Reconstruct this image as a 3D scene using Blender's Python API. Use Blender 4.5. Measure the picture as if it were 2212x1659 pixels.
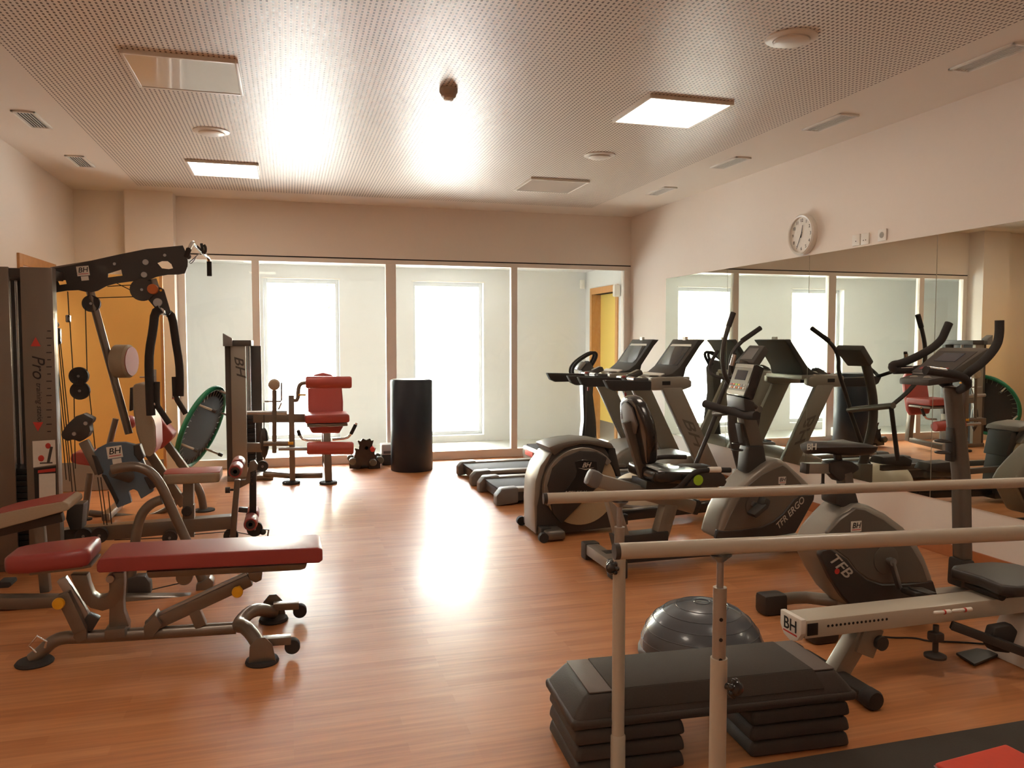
import bpy, bmesh, math, random
from mathutils import Vector, Matrix, Quaternion
random.seed(7)
V = Vector
for o in list(bpy.data.objects): bpy.data.objects.remove(o)
S = bpy.context.scene
COL = S.collection
PI = math.pi
def R(d): return math.radians(d)

# ------------------------------------------------------------------ camera
W_, H_, FPX, CAMZ = 2212, 1659, 1700.0, 1.43
YAW, PIT = R(15.9), math.atan(94.5/1700)
FW = V((math.sin(YAW)*math.cos(PIT), math.cos(YAW)*math.cos(PIT), -math.sin(PIT)))
RT = V((math.cos(YAW), -math.sin(YAW), 0))
UPV = RT.cross(FW)
CAM = V((0, 0, CAMZ))
cd = bpy.data.cameras.new('camera'); cam = bpy.data.objects.new('camera', cd); COL.objects.link(cam)
cd.sensor_fit = 'HORIZONTAL'; cd.sensor_width = 36; cd.lens = FPX/W_*36; cd.clip_start = .02; cd.clip_end = 200
m = Matrix.Identity(4)
for i in range(3):
    m[i][0] = RT[i]; m[i][1] = UPV[i]; m[i][2] = -FW[i]; m[i][3] = CAM[i]
cam.matrix_world = m
S.camera = cam
# ------------------------------------------------------------------ view and world
S.view_settings.view_transform = 'Standard'; S.view_settings.look = 'None'
S.view_settings.gamma = 1.0; S.view_settings.use_curve_mapping = False
S.view_settings.exposure = 0.42
cy = S.cycles
cy.use_denoising = True; cy.max_bounces = 9; cy.diffuse_bounces = 5; cy.glossy_bounces = 5
cy.transmission_bounces = 4; cy.transparent_max_bounces = 12; cy.sample_clamp_indirect = 6
cy.caustics_reflective = True; cy.caustics_refractive = False; cy.blur_glossy = 0.6
world = bpy.data.worlds.new('world'); S.world = world; world.use_nodes = True
wn = world.node_tree.nodes; wl = world.node_tree.links
bg = wn['Background']
sky = wn.new('ShaderNodeTexSky'); sky.sky_type = 'NISHITA'; sky.sun_disc = False
sky.sun_elevation = R(52); sky.sun_rotation = R(10); sky.air_density = 1.6; sky.dust_density = 3
mixw = wn.new('ShaderNodeMixRGB'); mixw.inputs[0].default_value = .55
mixw.inputs[2].default_value = (.16, .16, .155, 1)
wl.new(sky.outputs[0], mixw.inputs[1]); wl.new(mixw.outputs[0], bg.inputs[0])
bg.inputs[1].default_value = 9.0
sd = bpy.data.lights.new('sun', 'SUN'); sun = bpy.data.objects.new('sun', sd); COL.objects.link(sun)
sd.energy = 42; sd.angle = R(1.2); sd.color = (1, .95, .87)
sun.rotation_euler = V((.75, .12, -1)).to_track_quat('-Z', 'Y').to_euler()
sun.location = (1, 16, 9)
# daylight entering through the two corridor windows
for i, (xa, xb) in enumerate(((-.25, .63), (1.71, 2.60))):
    ld = bpy.data.lights.new('window_daylight', 'AREA'); lo = bpy.data.objects.new('window_daylight', ld); COL.objects.link(lo)
    ld.shape = 'RECTANGLE'; ld.size = xb-xa; ld.size_y = 2.0; ld.energy = 27; ld.color = (.92, .95, 1)
    lo.location = ((xa+xb)/2, 11.12, 1.15); lo.rotation_euler = (R(-90), 0, 0)

# sunlight thrown back by the terrace paving, up through the glass
ld = bpy.data.lights.new('terrace_bounce', 'AREA'); lo = bpy.data.objects.new('terrace_bounce', ld); COL.objects.link(lo)
ld.shape = 'RECTANGLE'; ld.size = 5.5; ld.size_y = 3.0; ld.energy = 650; ld.color = (1, .97, .92)
lo.location = (1.2, 12.9, .0); lo.rotation_euler = (R(180), 0, 0)
ld = bpy.data.lights.new('side_room_fill', 'AREA'); lo = bpy.data.objects.new('side_room_fill', ld); COL.objects.link(lo)  # added fill light to brighten the room beyond the left door, no fitting
ld.size = .6; ld.energy = 22; ld.color = (1, .86, .7); lo.location = (-2.9, 7.9, 2.58)

# ------------------------------------------------------------------ picture point -> world point on a real plane
def ray(px, py): return FW + RT*((px-W_/2)/FPX) - UPV*((py-H_/2)/FPX)
def at_y(px, py, y): d = ray(px, py); return CAM + d*(y/d.y)
def at_x(px, py, x): d = ray(px, py); return CAM + d*(x/d.x)
def at_z(px, py, z=0.0): d = ray(px, py); return CAM + d*((z-CAMZ)/d.z)
def ys(pts, y): return [at_y(p[0], p[1], y + (p[2] if len(p) > 2 else 0)) for p in pts]

# ------------------------------------------------------------------ materials
def lin(h):
    h = h.lstrip('#'); c = [int(h[i:i+2], 16)/255 for i in (0, 2, 4)]
    return tuple(((x/12.92) if x <= .04045 else ((x+.055)/1.055)**2.4) for x in c) + (1,)
def mat(name, col, rough=.5, metal=0, nscale=60, var=.06, bump=0, coat=0, spec=.5):
    mt = bpy.data.materials.new(name); mt.use_nodes = True
    n = mt.node_tree.nodes; l = mt.node_tree.links; b = n['Principled BSDF']
    c = lin(col) if isinstance(col, str) else tuple(col)+(1,)
    tc = n.new('ShaderNodeTexCoord'); nz = n.new('ShaderNodeTexNoise'); nz.inputs['Scale'].default_value = nscale
    nz.inputs['Detail'].default_value = 3
    l.new(tc.outputs['Object'], nz.inputs['Vector'])
    mx = n.new('ShaderNodeMixRGB'); mx.inputs[1].default_value = tuple(x*(1-var) for x in c[:3])+(1,)
    mx.inputs[2].default_value = tuple(min(1, x*(1+var)) for x in c[:3])+(1,)
    l.new(nz.outputs['Fac'], mx.inputs[0]); l.new(mx.outputs[0], b.inputs['Base Color'])
    b.inputs['Roughness'].default_value = rough; b.inputs['Metallic'].default_value = metal
    b.inputs['Coat Weight'].default_value = coat; b.inputs['Specular IOR Level'].default_value = spec
    if bump:
        bp = n.new('ShaderNodeBump'); bp.inputs['Strength'].default_value = bump; bp.inputs['Distance'].default_value = .002
        l.new(nz.outputs['Fac'], bp.inputs['Height']); l.new(bp.outputs[0], b.inputs['Normal'])
    return mt
M = {}
M['wall'] = mat('wall_paint', '#eadfd3', .75, nscale=30, var=.012)
M['wallw'] = mat('corridor_paint', '#e6e6e4', .7, nscale=30, var=.012)
M['ceil'] = mat('ceiling_plaster', '#e6dccf', .5, var=.012)
M['alu'] = mat('brushed_aluminium_frame', '#e8ded3', .5, .1, nscale=200)
M['wood'] = mat('beech_trim', '#c08a52', .5, nscale=14, var=.15)
M['yellow'] = mat('yellow_laminate', '#ecb761', .45, var=.02)
M['yellowp'] = mat('pale_yellow_laminate', '#dfc264', .45, var=.02)
M['kick'] = mat('grey_kick_plate', '#8c8478', .4, .3)
M['steel'] = mat('brushed_steel', '#a9a9a9', .3, .9, nscale=300)
M['chrome'] = mat('chrome', '#dcdcdc', .12, 1, var=.02)
M['dark'] = mat('dark_gap', '#241f1c', .8)
M['white'] = mat('white_plastic', '#e9e4da', .4, var=.02)
M['champ'] = mat('champagne_metal_paint', '#7b7064', .34, .5, nscale=220, var=.07, coat=.25)
M['silver'] = mat('silver_plastic', '#948d82', .36, .4, nscale=180, var=.05)
M['silverd'] = mat('dark_silver_plastic', '#6d665d', .42, .35, nscale=180)
M['black'] = mat('black_plastic', '#383430', .45, nscale=180, var=.15)
M['blackg'] = mat('glossy_black_plastic', '#2a2827', .22, coat=.4)
M['rubber'] = mat('black_rubber', '#34302d', .8, nscale=240, var=.2, bump=.3)
M['foam'] = mat('black_foam_grip', '#312d2a', .85, nscale=300, var=.2, bump=.3)
M['grey'] = mat('grey_plastic', '#6f6a66', .5)
M['greyd'] = mat('charcoal_plastic', '#45403b', .5, nscale=200, var=.1)
M['red'] = mat('red_vinyl', '#933a37', .38, nscale=350, var=.08, bump=.12, coat=.15)
M['redf'] = mat('red_vinyl_faded', '#ab4a42', .45, nscale=350, var=.08)
M['beige'] = mat('beige_vinyl', '#a8977f', .5, nscale=120, var=.08, bump=.2)
M['blue'] = mat('blue_grey_plastic', '#5b6d7c', .4, var=.05)
M['rail'] = mat('cream_painted_tube', '#bdb4a3', .35, nscale=150, var=.03, coat=.2)
M['ymark'] = mat('yellow_knob', '#e0a21e', .4)
M['orange'] = mat('orange_cap', '#c8682a', .5)
M['mirror_seam'] = mat('mirror_seam', '#4b4642', .5)
M['label'] = mat('white_sticker', '#e6e0d4', .5)
M['ink'] = mat('dark_ink', '#1d1a18', .5)
M['inkr'] = mat('red_ink', '#c53a30', .5)
M['inkg'] = mat('pale_grey_ink', '#bdb7aa', .5)
M['green'] = mat('green_padding', '#1f7a55', .5, bump=.2)
M['meshf'] = mat('trampoline_mesh', '#53565b', .6, nscale=500, var=.1)
M['screen'] = mat('screen_glass', '#3b4248', .12, coat=.5)
M['screenb'] = mat('lcd_screen', '#2d3746', .15, coat=.5)
M['foamr'] = mat('red_foam_block', '#cf3f26', .6, bump=.2)
M['cable'] = mat('black_cable', '#221f1d', .5)
M['ball'] = mat('blue_grey_rubber', '#565b61', .26, nscale=40, var=.03, coat=.3)
M['cream'] = mat('cream_rubber', '#e2d8bf', .35, var=.03)
M['lime'] = mat('lime_sticker', '#9cc62e', .4)
M['matd'] = mat('dark_exercise_mat', '#423c35', .85, nscale=200, var=.15, bump=.3)
M['stepd'] = mat('dark_step_plastic', '#403a35', .6, nscale=260, var=.15, bump=.35)
M['stepg'] = mat('grey_step_plastic', '#665c55', .55, nscale=260, var=.1, bump=.3)
M['leaf'] = mat('leaves', '#5f8a2c', .6)
M['pave'] = mat('pale_paving', '#cfc9bd', .8)
def emis(name, col, s):
    mt = bpy.data.materials.new(name); mt.use_nodes = True; n = mt.node_tree.nodes; l = mt.node_tree.links
    n.remove(n['Principled BSDF']); e = n.new('ShaderNodeEmission'); e.inputs[0].default_value = tuple(col)+(1,); e.inputs[1].default_value = s
    l.new(e.outputs[0], n['Material Output'].inputs[0]); return mt
M['lamp_on'] = emis('lit_diffuser', (1, .85, .70), 11)
M['lamp_off'] = mat('unlit_glossy_diffuser', '#cfc9c0', .12, coat=.8, var=.01)
# mirror
mt = M['mirror'] = mat('mirror_glass', '#e4e8e0', .0, 1, var=0)
# thin clear pane
def pane(name, tint, refl):
    mt = bpy.data.materials.new(name); mt.use_nodes = True; n = mt.node_tree.nodes; l = mt.node_tree.links
    n.remove(n['Principled BSDF'])
    t = n.new('ShaderNodeBsdfTransparent'); t.inputs[0].default_value = tint
    g = n.new('ShaderNodeBsdfGlossy'); g.inputs['Roughness'].default_value = .02
    f = n.new('ShaderNodeFresnel'); f.inputs[0].default_value = refl
    mx = n.new('ShaderNodeMixShader'); l.new(f.outputs[0], mx.inputs[0]); l.new(t.outputs[0], mx.inputs[1]); l.new(g.outputs[0], mx.inputs[2])
    l.new(mx.outputs[0], n['Material Output'].inputs[0]); return mt
M['glass'] = pane('clear_glass', (.965, .97, .96, 1), 1.3)
# perforated ceiling
mt = M['perf'] = bpy.data.materials.new('perforated_plasterboard'); mt.use_nodes = True
n = mt.node_tree.nodes; l = mt.node_tree.links; b = n['Principled BSDF']; b.inputs['Roughness'].default_value = .40; b.inputs['Specular IOR Level'].default_value = .36
tc = n.new('ShaderNodeTexCoord'); sx = n.new('ShaderNodeSeparateXYZ'); l.new(tc.outputs['Object'], sx.inputs[0])
def mth(op, a, bb=None):
    k = n.new('ShaderNodeMath'); k.operation = op
    for i, q in enumerate((a, bb)):
        if q is None: continue
        if isinstance(q, (int, float)): k.inputs[i].default_value = q
        else: l.new(q, k.inputs[i])
    return k.outputs[0]
def hole(out, pitch, half):
    return mth('LESS_THAN', mth('ABSOLUTE', mth('SUBTRACT', mth('FRACT', mth('DIVIDE', out, pitch)), .5)), half)
h = mth('MULTIPLY', hole(sx.outputs[0], .027, .19), hole(sx.outputs[1], .034, .30))
mx = n.new('ShaderNodeMixRGB'); mx.inputs[1].default_value = lin('#e6dccf'); mx.inputs[2].default_value = lin('#5c4f45')
l.new(h, mx.inputs[0]); l.new(mx.outputs[0], b.inputs['Base Color'])
# wood strip vinyl floor
mt = M['floor'] = bpy.data.materials.new('wood_strip_vinyl'); mt.use_nodes = True
n = mt.node_tree.nodes; l = mt.node_tree.links; b = n['Principled BSDF']
tc = n.new('ShaderNodeTexCoord')
br = n.new('ShaderNodeTexBrick'); l.new(tc.outputs['Object'], br.inputs['Vector'])
br.offset = .37; br.offset_frequency = 3; br.squash = 1
br.inputs['Color1'].default_value = (0, 0, 0, 1); br.inputs['Color2'].default_value = (1, 1, 1, 1); br.inputs['Mortar'].default_value = (.45, .45, .45, 1)
br.inputs['Scale'].default_value = 1; br.inputs['Brick Width'].default_value = .62; br.inputs['Row Height'].default_value = .068
br.inputs['Mortar Size'].default_value = .0; br.inputs['Bias'].default_value = 0
mp = n.new('ShaderNodeMapping'); mp.inputs['Scale'].default_value = (1.6, 28, 1); l.new(tc.outputs['Object'], mp.inputs[0])
nz = n.new('ShaderNodeTexNoise'); nz.inputs['Scale'].default_value = 1.6; nz.inputs['Detail'].default_value = 6; l.new(mp.outputs[0], nz.inputs['Vector'])
rp = n.new('ShaderNodeValToRGB'); l.new(br.outputs['Color'], rp.inputs[0])
rp.color_ramp.elements[0].color = lin('#b67648'); rp.color_ramp.elements[1].color = lin('#c48657')
e = rp.color_ramp.elements.new(.5); e.color = lin('#bd7e4f')
mx = n.new('ShaderNodeMixRGB'); mx.blend_type = 'OVERLAY'; mx.inputs[0].default_value = .38
l.new(rp.outputs[0], mx.inputs[1]); l.new(nz.outputs['Fac'], mx.inputs[2])
sx = n.new('ShaderNodeSeparateXYZ'); l.new(tc.outputs['Object'], sx.inputs[0])
seam = mth('LESS_THAN', mth('ABSOLUTE', mth('SUBTRACT', mth('FRACT', mth('DIVIDE', mth('SUBTRACT', sx.outputs[1], .13), 2.0)), .5*0+.0)), .0012)
m2 = n.new('ShaderNodeMixRGB'); m2.inputs[2].default_value = lin('#5a3420'); l.new(seam, m2.inputs[0]); l.new(mx.outputs[0], m2.inputs[1])
l.new(m2.outputs[0], b.inputs['Base Color'])
b.inputs['Specular IOR Level'].default_value = .32; b.inputs['Coat Weight'].default_value = .12; b.inputs['Coat Roughness'].default_value = .17
nz2 = n.new('ShaderNodeTexNoise'); nz2.inputs['Scale'].default_value = 5; l.new(tc.outputs['Object'], nz2.inputs['Vector'])
mr = n.new('ShaderNodeMapRange'); mr.inputs[3].default_value = .42; mr.inputs[4].default_value = .5
l.new(nz2.outputs['Fac'], mr.inputs[0]); l.new(mr.outputs[0], b.inputs['Roughness'])
bp = n.new('ShaderNodeBump'); bp.inputs['Strength'].default_value = .05; bp.inputs['Distance'].default_value = .001
l.new(nz.outputs['Fac'], bp.inputs['Height']); l.new(bp.outputs[0], b.inputs['Normal'])

# ------------------------------------------------------------------ mesh tools
class MB:
    """collects shapes (world coordinates) into one mesh"""
    def __init__(s): s.bm = bmesh.new()
    def quad(s, *p):
        s.bm.faces.new([s.bm.verts.new(V(q)) for q in p]); return s
    def box(s, a, b, bev=0):
        """axis-aligned box between corners a and b"""
        a, b = V(a), V(b); c = (a+b)/2; d = b-a
        return s.obox(c, V((abs(d.x), abs(d.y), abs(d.z))), None, bev)
    def obox(s, c, d, rot=None, bev=0, seg=2):
        t = bmesh.new(); bmesh.ops.create_cube(t, size=1)
        for v in t.verts: v.co = V((v.co.x*d[0], v.co.y*d[1], v.co.z*d[2]))
        if bev: bmesh.ops.bevel(t, geom=list(t.edges), offset=min(bev, min(d)*.49), segments=seg, profile=.6, affect='EDGES')
        mtx = Matrix.Translation(V(c)) @ (rot.to_4x4() if rot else Matrix.Identity(4))
        t.transform(mtx); s.merge(t); return s
    def merge(s, t):
        me = bpy.data.meshes.new('tmp'); t.to_mesh(me); t.free(); s.bm.from_mesh(me); bpy.data.meshes.remove(me)
    def beam(s, p0, p1, w, h, up=(0, 0, 1), bev=.004):
        """box bar from p0 to p1; w along side axis, h along the up-ish axis"""
        p0, p1 = V(p0), V(p1); x = (p1-p0); L = x.length; x.normalize(); y = V(up).cross(x)
        if y.length < 1e-4: y = V((0, 1, 0))
        y.normalize(); z = x.cross(y)
        rot = Matrix((x, y, z)).transposed()
        return s.obox((p0+p1)/2, V((L, w, h)), rot, bev)
    def tube(s, pts, r, n=10, cap=True, smooth=0, flat=None):
        """tube along points; smooth = number of corner-rounding passes; flat=(ratio, axis): squashed section"""
        pts = [V(p) for p in pts]
        for _ in range(smooth):
            q = [pts[0]]
            for a, b in zip(pts, pts[1:]):
                q += [a.lerp(b, .25), a.lerp(b, .75)]
            q.append(pts[-1]); pts = q
        rs = r if isinstance(r, (list, tuple)) else None
        rings = []; prev = None
        for i, p in enumerate(pts):
            d = (pts[min(i+1, len(pts)-1)] - pts[max(i-1, 0)])
            if d.length < 1e-9: d = V((0, 0, 1))
            d.normalize()
            if prev is None:
                u = d.cross(V((0, 0, 1))) if abs(d.z) < .9 else d.cross(V((0, 1, 0)))
            else: u = prev - d*prev.dot(d)
            u.normalize(); prev = u; w = d.cross(u)
            if rs:
                t = i/(len(pts)-1)*(len(rs)-1); k = min(int(t), len(rs)-2); rr = rs[k]+(rs[k+1]-rs[k])*(t-k)
            else: rr = r
            ring = []
            for j in range(n):
                a = 2*PI*j/n; off = u*math.cos(a)*rr + w*math.sin(a)*rr
                if flat: ax = V(flat[1]).normalized(); off += ax*off.dot(ax)*(flat[0]-1)
                ring.append(s.bm.verts.new(p+off))
            rings.append(ring)
        for a, b in zip(rings, rings[1:]):
            for j in range(n): s.bm.faces.new((a[j], a[(j+1) % n], b[(j+1) % n], b[j]))
        if cap:
            s.bm.faces.new(rings[0][::-1]); s.bm.faces.new(rings[-1])
        return s
    def cyl(s, p0, p1, r, n=20): return s.tube([p0, p1], r, n)
    def ring(s, c, axis, R_, r, n=28, m_=8, arc=2*PI, start=0):
        """torus"""
        c, axis = V(c), V(axis).normalized(); u = axis.orthogonal().normalized(); w = axis.cross(u)
        pts = [c + (u*math.cos(start+arc*i/n)+w*math.sin(start+arc*i/n))*R_ for i in range(n+1)]
        return s.tube(pts, r, m_, cap=arc < 2*PI-.01)
    def lathe(s, prof, origin, axis=(0, 0, 1), n=32):
        """prof = [(radius, height)] about an axis"""
        o, a = V(origin), V(axis).normalized(); u = a.orthogonal().normalized(); w = a.cross(u); rings = []
        for r, h in prof:
            if r < 1e-5: rings.append([s.bm.verts.new(o+a*h)])
            else: rings.append([s.bm.verts.new(o+a*h+(u*math.cos(2*PI*j/n)+w*math.sin(2*PI*j/n))*r) for j in range(n)])
        for A, B in zip(rings, rings[1:]):
            for j in range(n):
                k = (j+1) % n
                f = [A[j % len(A)]] + ([A[k]] if len(A) > 1 else []) + ([B[k]] if len(B) > 1 else []) + [B[j % len(B)]]
                if len(f) > 2: s.bm.faces.new(f)
        for q, rv in ((rings[0], True), (rings[-1], False)):
            if len(q) > 2: s.bm.faces.new(q[::-1] if rv else q)
        return s
    def slab(s, pts, thick, dirv=None, bev=0, seg=2, centre=True, holes=()):
        """outline (world points, roughly planar) extruded along its normal (or dirv)"""
        pts = [V(p) for p in pts]; nrm = V((0, 0, 0))
        for a, b in zip(pts, pts[1:]+pts[:1]): nrm += a.cross(b)
        d = V(dirv).normalized() if dirv else nrm.normalized()
        t = bmesh.new(); off = -d*thick/2 if centre else V((0, 0, 0))
        f = t.faces.new([t.verts.new(p+off) for p in pts])
        if holes:
            es = list(f.edges); t.faces.remove(f)
            for hp in holes:
                vs = [t.verts.new(V(p)+off) for p in hp]
                for a, b in zip(vs, vs[1:]+vs[:1]): es.append(t.edges.new((a, b)))
            r = bmesh.ops.triangle_fill(t, edges=es, use_beauty=True)
            fs = [g for g in r['geom'] if isinstance(g, bmesh.types.BMFace)]
        else: fs = [f]
        r = bmesh.ops.extrude_face_region(t, geom=fs)
        for g in r['geom']:
            if isinstance(g, bmesh.types.BMVert): g.co += d*thick
        bmesh.ops.recalc_face_normals(t, faces=t.faces)
        if bev:
            ed = [e for e in t.edges if len(e.link_faces) == 2 and e.calc_face_angle(0) > R(32)]
            bmesh.ops.bevel(t, geom=ed, offset=bev, segments=seg, profile=.6, affect='EDGES', clamp_overlap=True)
        s.merge(t); return s
    def ell(s, c, r, rot=None, n=20, m_=12):
        t = bmesh.new(); bmesh.ops.create_uvsphere(t, u_segments=n, v_segments=m_, radius=1)
        mtx = Matrix.Translation(V(c)) @ (rot.to_4x4() if rot else Matrix.Identity(4)) @ Matrix.Diagonal((r[0], r[1], r[2], 1))
        t.transform(mtx); s.merge(t); return s
    def build(s, name, m_, parent=None, smooth=True, **tags):
        me = bpy.data.meshes.new(name); bmesh.ops.recalc_face_normals(s.bm, faces=s.bm.faces)
        off = wloc(parent) if parent is not None else V((0, 0, 0))
        if parent is None and tags.get('origin') is not None:
            off = V(tags.pop('origin'))
        tags.pop('origin', None)
        for v in s.bm.verts: v.co -= off
        s.bm.to_mesh(me); s.bm.free(); me.materials.append(M[m_] if isinstance(m_, str) else m_)
        if smooth:
            for p in me.polygons: p.use_smooth = True
            me.set_sharp_from_angle(angle=R(38))
        o = bpy.data.objects.new(name, me); COL.objects.link(o)
        if parent is not None: o.parent = parent
        else: o.location = off
        for k, v in tags.items(): o[k] = v
        return o
def wloc(o):
    v = V((0, 0, 0))
    while o is not None: v += o.location; o = o.parent
    return v
def thing(name, loc, label, cat, group=None):
    o = bpy.data.objects.new(name, None); COL.objects.link(o); o.location = V(loc); o.empty_display_size = .1
    o['label'] = label; o['category'] = cat
    if group: o['group'] = group
    return o
def tags(o, label=None, cat=None, group=None, kind=None):
    for k, v in (('label', label), ('category', cat), ('group', group), ('kind', kind)):
        if v: o[k] = v
    return o
def copy_tree(o, parent=None, **tg):
    c = o.copy(); COL.objects.link(c)
    if parent is not None: c.parent = parent
    for k, v in tg.items(): c[k] = v
    for ch in [x for x in bpy.data.objects if x.parent == o]: copy_tree(ch, c)
    return c
def struct(name, mb, m_, parent=None, smooth=False):
    o = mb.build(name, m_, parent, smooth=smooth)
    if parent is None: o['kind'] = 'structure'
    return o
def text(s, m_, parent, name, org, xd, yd, size, shear=0, thick=.0015, align='CENTER', bold=0, xs=1):
    """lettering lying on a surface: org = centre, xd = reading direction, yd = up direction"""
    cu = bpy.data.curves.new('t', 'FONT'); cu.body = s; cu.size = size; cu.extrude = thick/2; cu.shear = shear
    cu.align_x = align; cu.align_y = 'CENTER'; cu.offset = (.010*size if bold else 0)
    t = bpy.data.objects.new('t', cu); COL.objects.link(t)
    dg = bpy.context.evaluated_depsgraph_get(); me = bpy.data.meshes.new_from_object(t.evaluated_get(dg))
    bpy.data.objects.remove(t); bpy.data.curves.remove(cu)
    x, y = V(xd).normalized(), V(yd).normalized(); z = x.cross(y).normalized(); y = z.cross(x)
    mm = Matrix((x*xs, y, z)).transposed().to_4x4(); mm.translation = V(org) - (wloc(parent) if parent else V((0, 0, 0)))
    me.transform(mm); me.materials.clear(); me.materials.append(M[m_] if isinstance(m_, str) else m_); me.name = name
    o = bpy.data.objects.new(name, me); COL.objects.link(o)
    if parent is not None: o.parent = parent
    return o
def sticker(parent, org, xd, yd, w, off=.0015, sub=True):
    """white maker's label: bold BH over a red line, small second label below"""
    x, y = V(xd).normalized(), V(yd).normalized(); z = x.cross(y)
    h = w*.85; o = V(org)+z*off
    b = MB().slab([o-x*w/2-y*h/2, o+x*w/2-y*h/2, o+x*w/2+y*h/2, o-x*w/2+y*h/2], .001, z)
    if sub:
        q = o+x*w*.06-y*h*.78
        b.slab([q-x*w*.3-y*h*.22, q+x*w*.3-y*h*.22, q+x*w*.3+y*h*.22, q-x*w*.3+y*h*.22], .001, z)
    st = b.build('sticker', 'label', parent)
    text('BH', 'ink', st, 'logo', o+y*h*.08+z*.0018, x, y, w*.62, .2, .001, bold=.03)
    q = o-y*h*.3+z*.0015
    MB().slab([q-x*w*.4-y*h*.03, q+x*w*.4-y*h*.03, q+x*w*.4+y*h*.03, q-x*w*.4+y*h*.03], .001, z).build('underline', 'inkr', st)
    return st

# ------------------------------------------------------------------ the room
XL, XR, YB, ZC, YR = -2.1, 4.2, 9.24, 2.98, -2.4
YC, ZC2, XCL = 10.84, 2.42, -3.2
floor_ = struct('floor', MB().box((XL-1.6, YR-.2, -.12), (XR+.2, YB+.02, 0)), 'floor')
struct('floor_corridor', MB().box((XCL, YB+.02, -.12), (XR+.02, YC+.25, 0)), mat('pale_corridor_vinyl', '#c9c7bc', .22, var=.02))
PX0, PX1, PY1 = -1.42, 3.465, 8.72
struct('ceiling', MB().box((XL-.2, YR-.2, ZC), (PX0, YB+.3, ZC+.15)).box((PX1, YR-.2, ZC), (XR+.2, YB+.3, ZC+.15)).box((PX0, PY1, ZC), (PX1, YB+.3, ZC+.15)), 'ceil')
struct('ceiling_perforated', MB().box((PX0, YR-.2, ZC), (PX1, PY1, ZC+.15)), 'perf')
struct('wall_right', MB().box((XR, YR-.2, 0), (XR+.2, YB+.3, ZC)), 'wall')
DY0, DY1, DZ = 7.37, 8.24, 2.05
struct('wall_left', MB().box((XL-.2, YR-.2, 0), (XL, DY0, ZC)).box((XL-.2, DY1, 0), (XL, YB+.3, ZC)).box((XL-.2, DY0, DZ), (XL, DY1, ZC)), 'wall')
struct('wall_near', MB().box((XL, YR-.2, 0), (XR, YR, ZC)), 'wall')
struct('wall_recess', MB().box((XL, 9.11, 0), (-1.6, 9.4, ZC)), 'wall')
struct('wall_pillar', MB().box((-1.6, 8.98, 0), (-1.134, 9.4, ZC)), 'wall')
struct('wall_header', MB().box((-1.134, YB, 2.375), (XR, YB+.16, ZC)), 'wall')
struct('trim_1', MB().box((-1.134, YB+.01, 2.362), (XR, YB+.1, 2.376)), 'dark')
# room beyond the left door
struct('wall_beyond_door', MB().box((XL-1.5, 6.6, 0), (XL-1.4, 9.2, 2.6)).box((XL-1.4, 6.6, 0), (XL-.2, 6.7, 2.6)).box((XL-1.4, 9.1, 0), (XL-.2, 9.2, 2.6)).box((XL-1.5, 6.6, 2.6), (XL-.2, 9.2, 2.7)), 'wallw')
# baseboards
bb = MB().box((XR-.015, YR, 0), (XR, YB-.02, .085), .003)
struct('baseboard_right', bb, mat('wood_baseboard', '#b06a3c', .4, nscale=20, var=.1))
struct('baseboard_left', MB().box((XL, YR, 0), (XL+.015, DY0-.1, .085), .003), M['wood'])
# glass partition
MX = [(-1.134, -1.063), (-.371, -.292), (1.109, 1.228), (2.626, 2.703), (4.114, 4.2)]
fr = MB().box((-1.134, YB+.01, 2.312), (XR, YB+.08, 2.362), .003).box((-1.134, YB+.01, 0), (XR, YB+.08, .1), .003)
for a, b in MX: fr.box((a, YB+.008, .1), (b, YB+.082, 2.312), .003)
part_ = struct('window_1', fr, 'alu')
for (a, b), (c, d) in zip(MX, MX[1:]):
    MB().box((b-.002, YB+.04, .098), (c+.002, YB+.048, 2.314)).build('glass_pane', 'glass', part_, smooth=False)
# corridor shell with its two windows
W1 = (-.296, .675, .11, 2.245); W2 = (1.675, 2.672, .09, 2.24)
wb = MB(); yb0, yb1 = YC, YC+.22
wb.box((XCL, yb0, 0), (W1[0], yb1, ZC2)).box((W1[1], yb0, 0), (W2[0], yb1, ZC2)).box((W2[1], yb0, 0), (XR+.2, yb1, ZC2))
for w in (W1, W2): wb.box((w[0], yb0, 0), (w[1], yb1, w[2])).box((w[0], yb0, w[3]), (w[1], yb1, ZC2))
struct('wall_corridor_far', wb, 'wallw')
struct('wall_corridor_left', MB().box((XCL-.1, YB+.1, 0), (XCL, YC, ZC2)).box((XCL, YB+.2, 0), (-1.6, YB+.3, ZC2)), 'wallw')
CD0, CD1, CDZ = 9.72, 10.56, 2.08
struct('wall_corridor_right', MB().box((XR+.012, YB+.1, 0), (XR+.2, CD0, ZC2)).box((XR+.012, CD1, 0), (XR+.2, YC, ZC2)).box((XR+.012, CD0, CDZ), (XR+.2, CD1, ZC2)), 'wallw')
struct('ceiling_corridor', MB().box((XCL, YB+.1, ZC2), (XR+.2, YC+.22, ZC2+.1)), 'wallw')
struct('roof', MB().box((XCL-.2, YB+.3, ZC2+.1), (XR+.3, YC+.3, ZC+.3)), 'wall')
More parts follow.
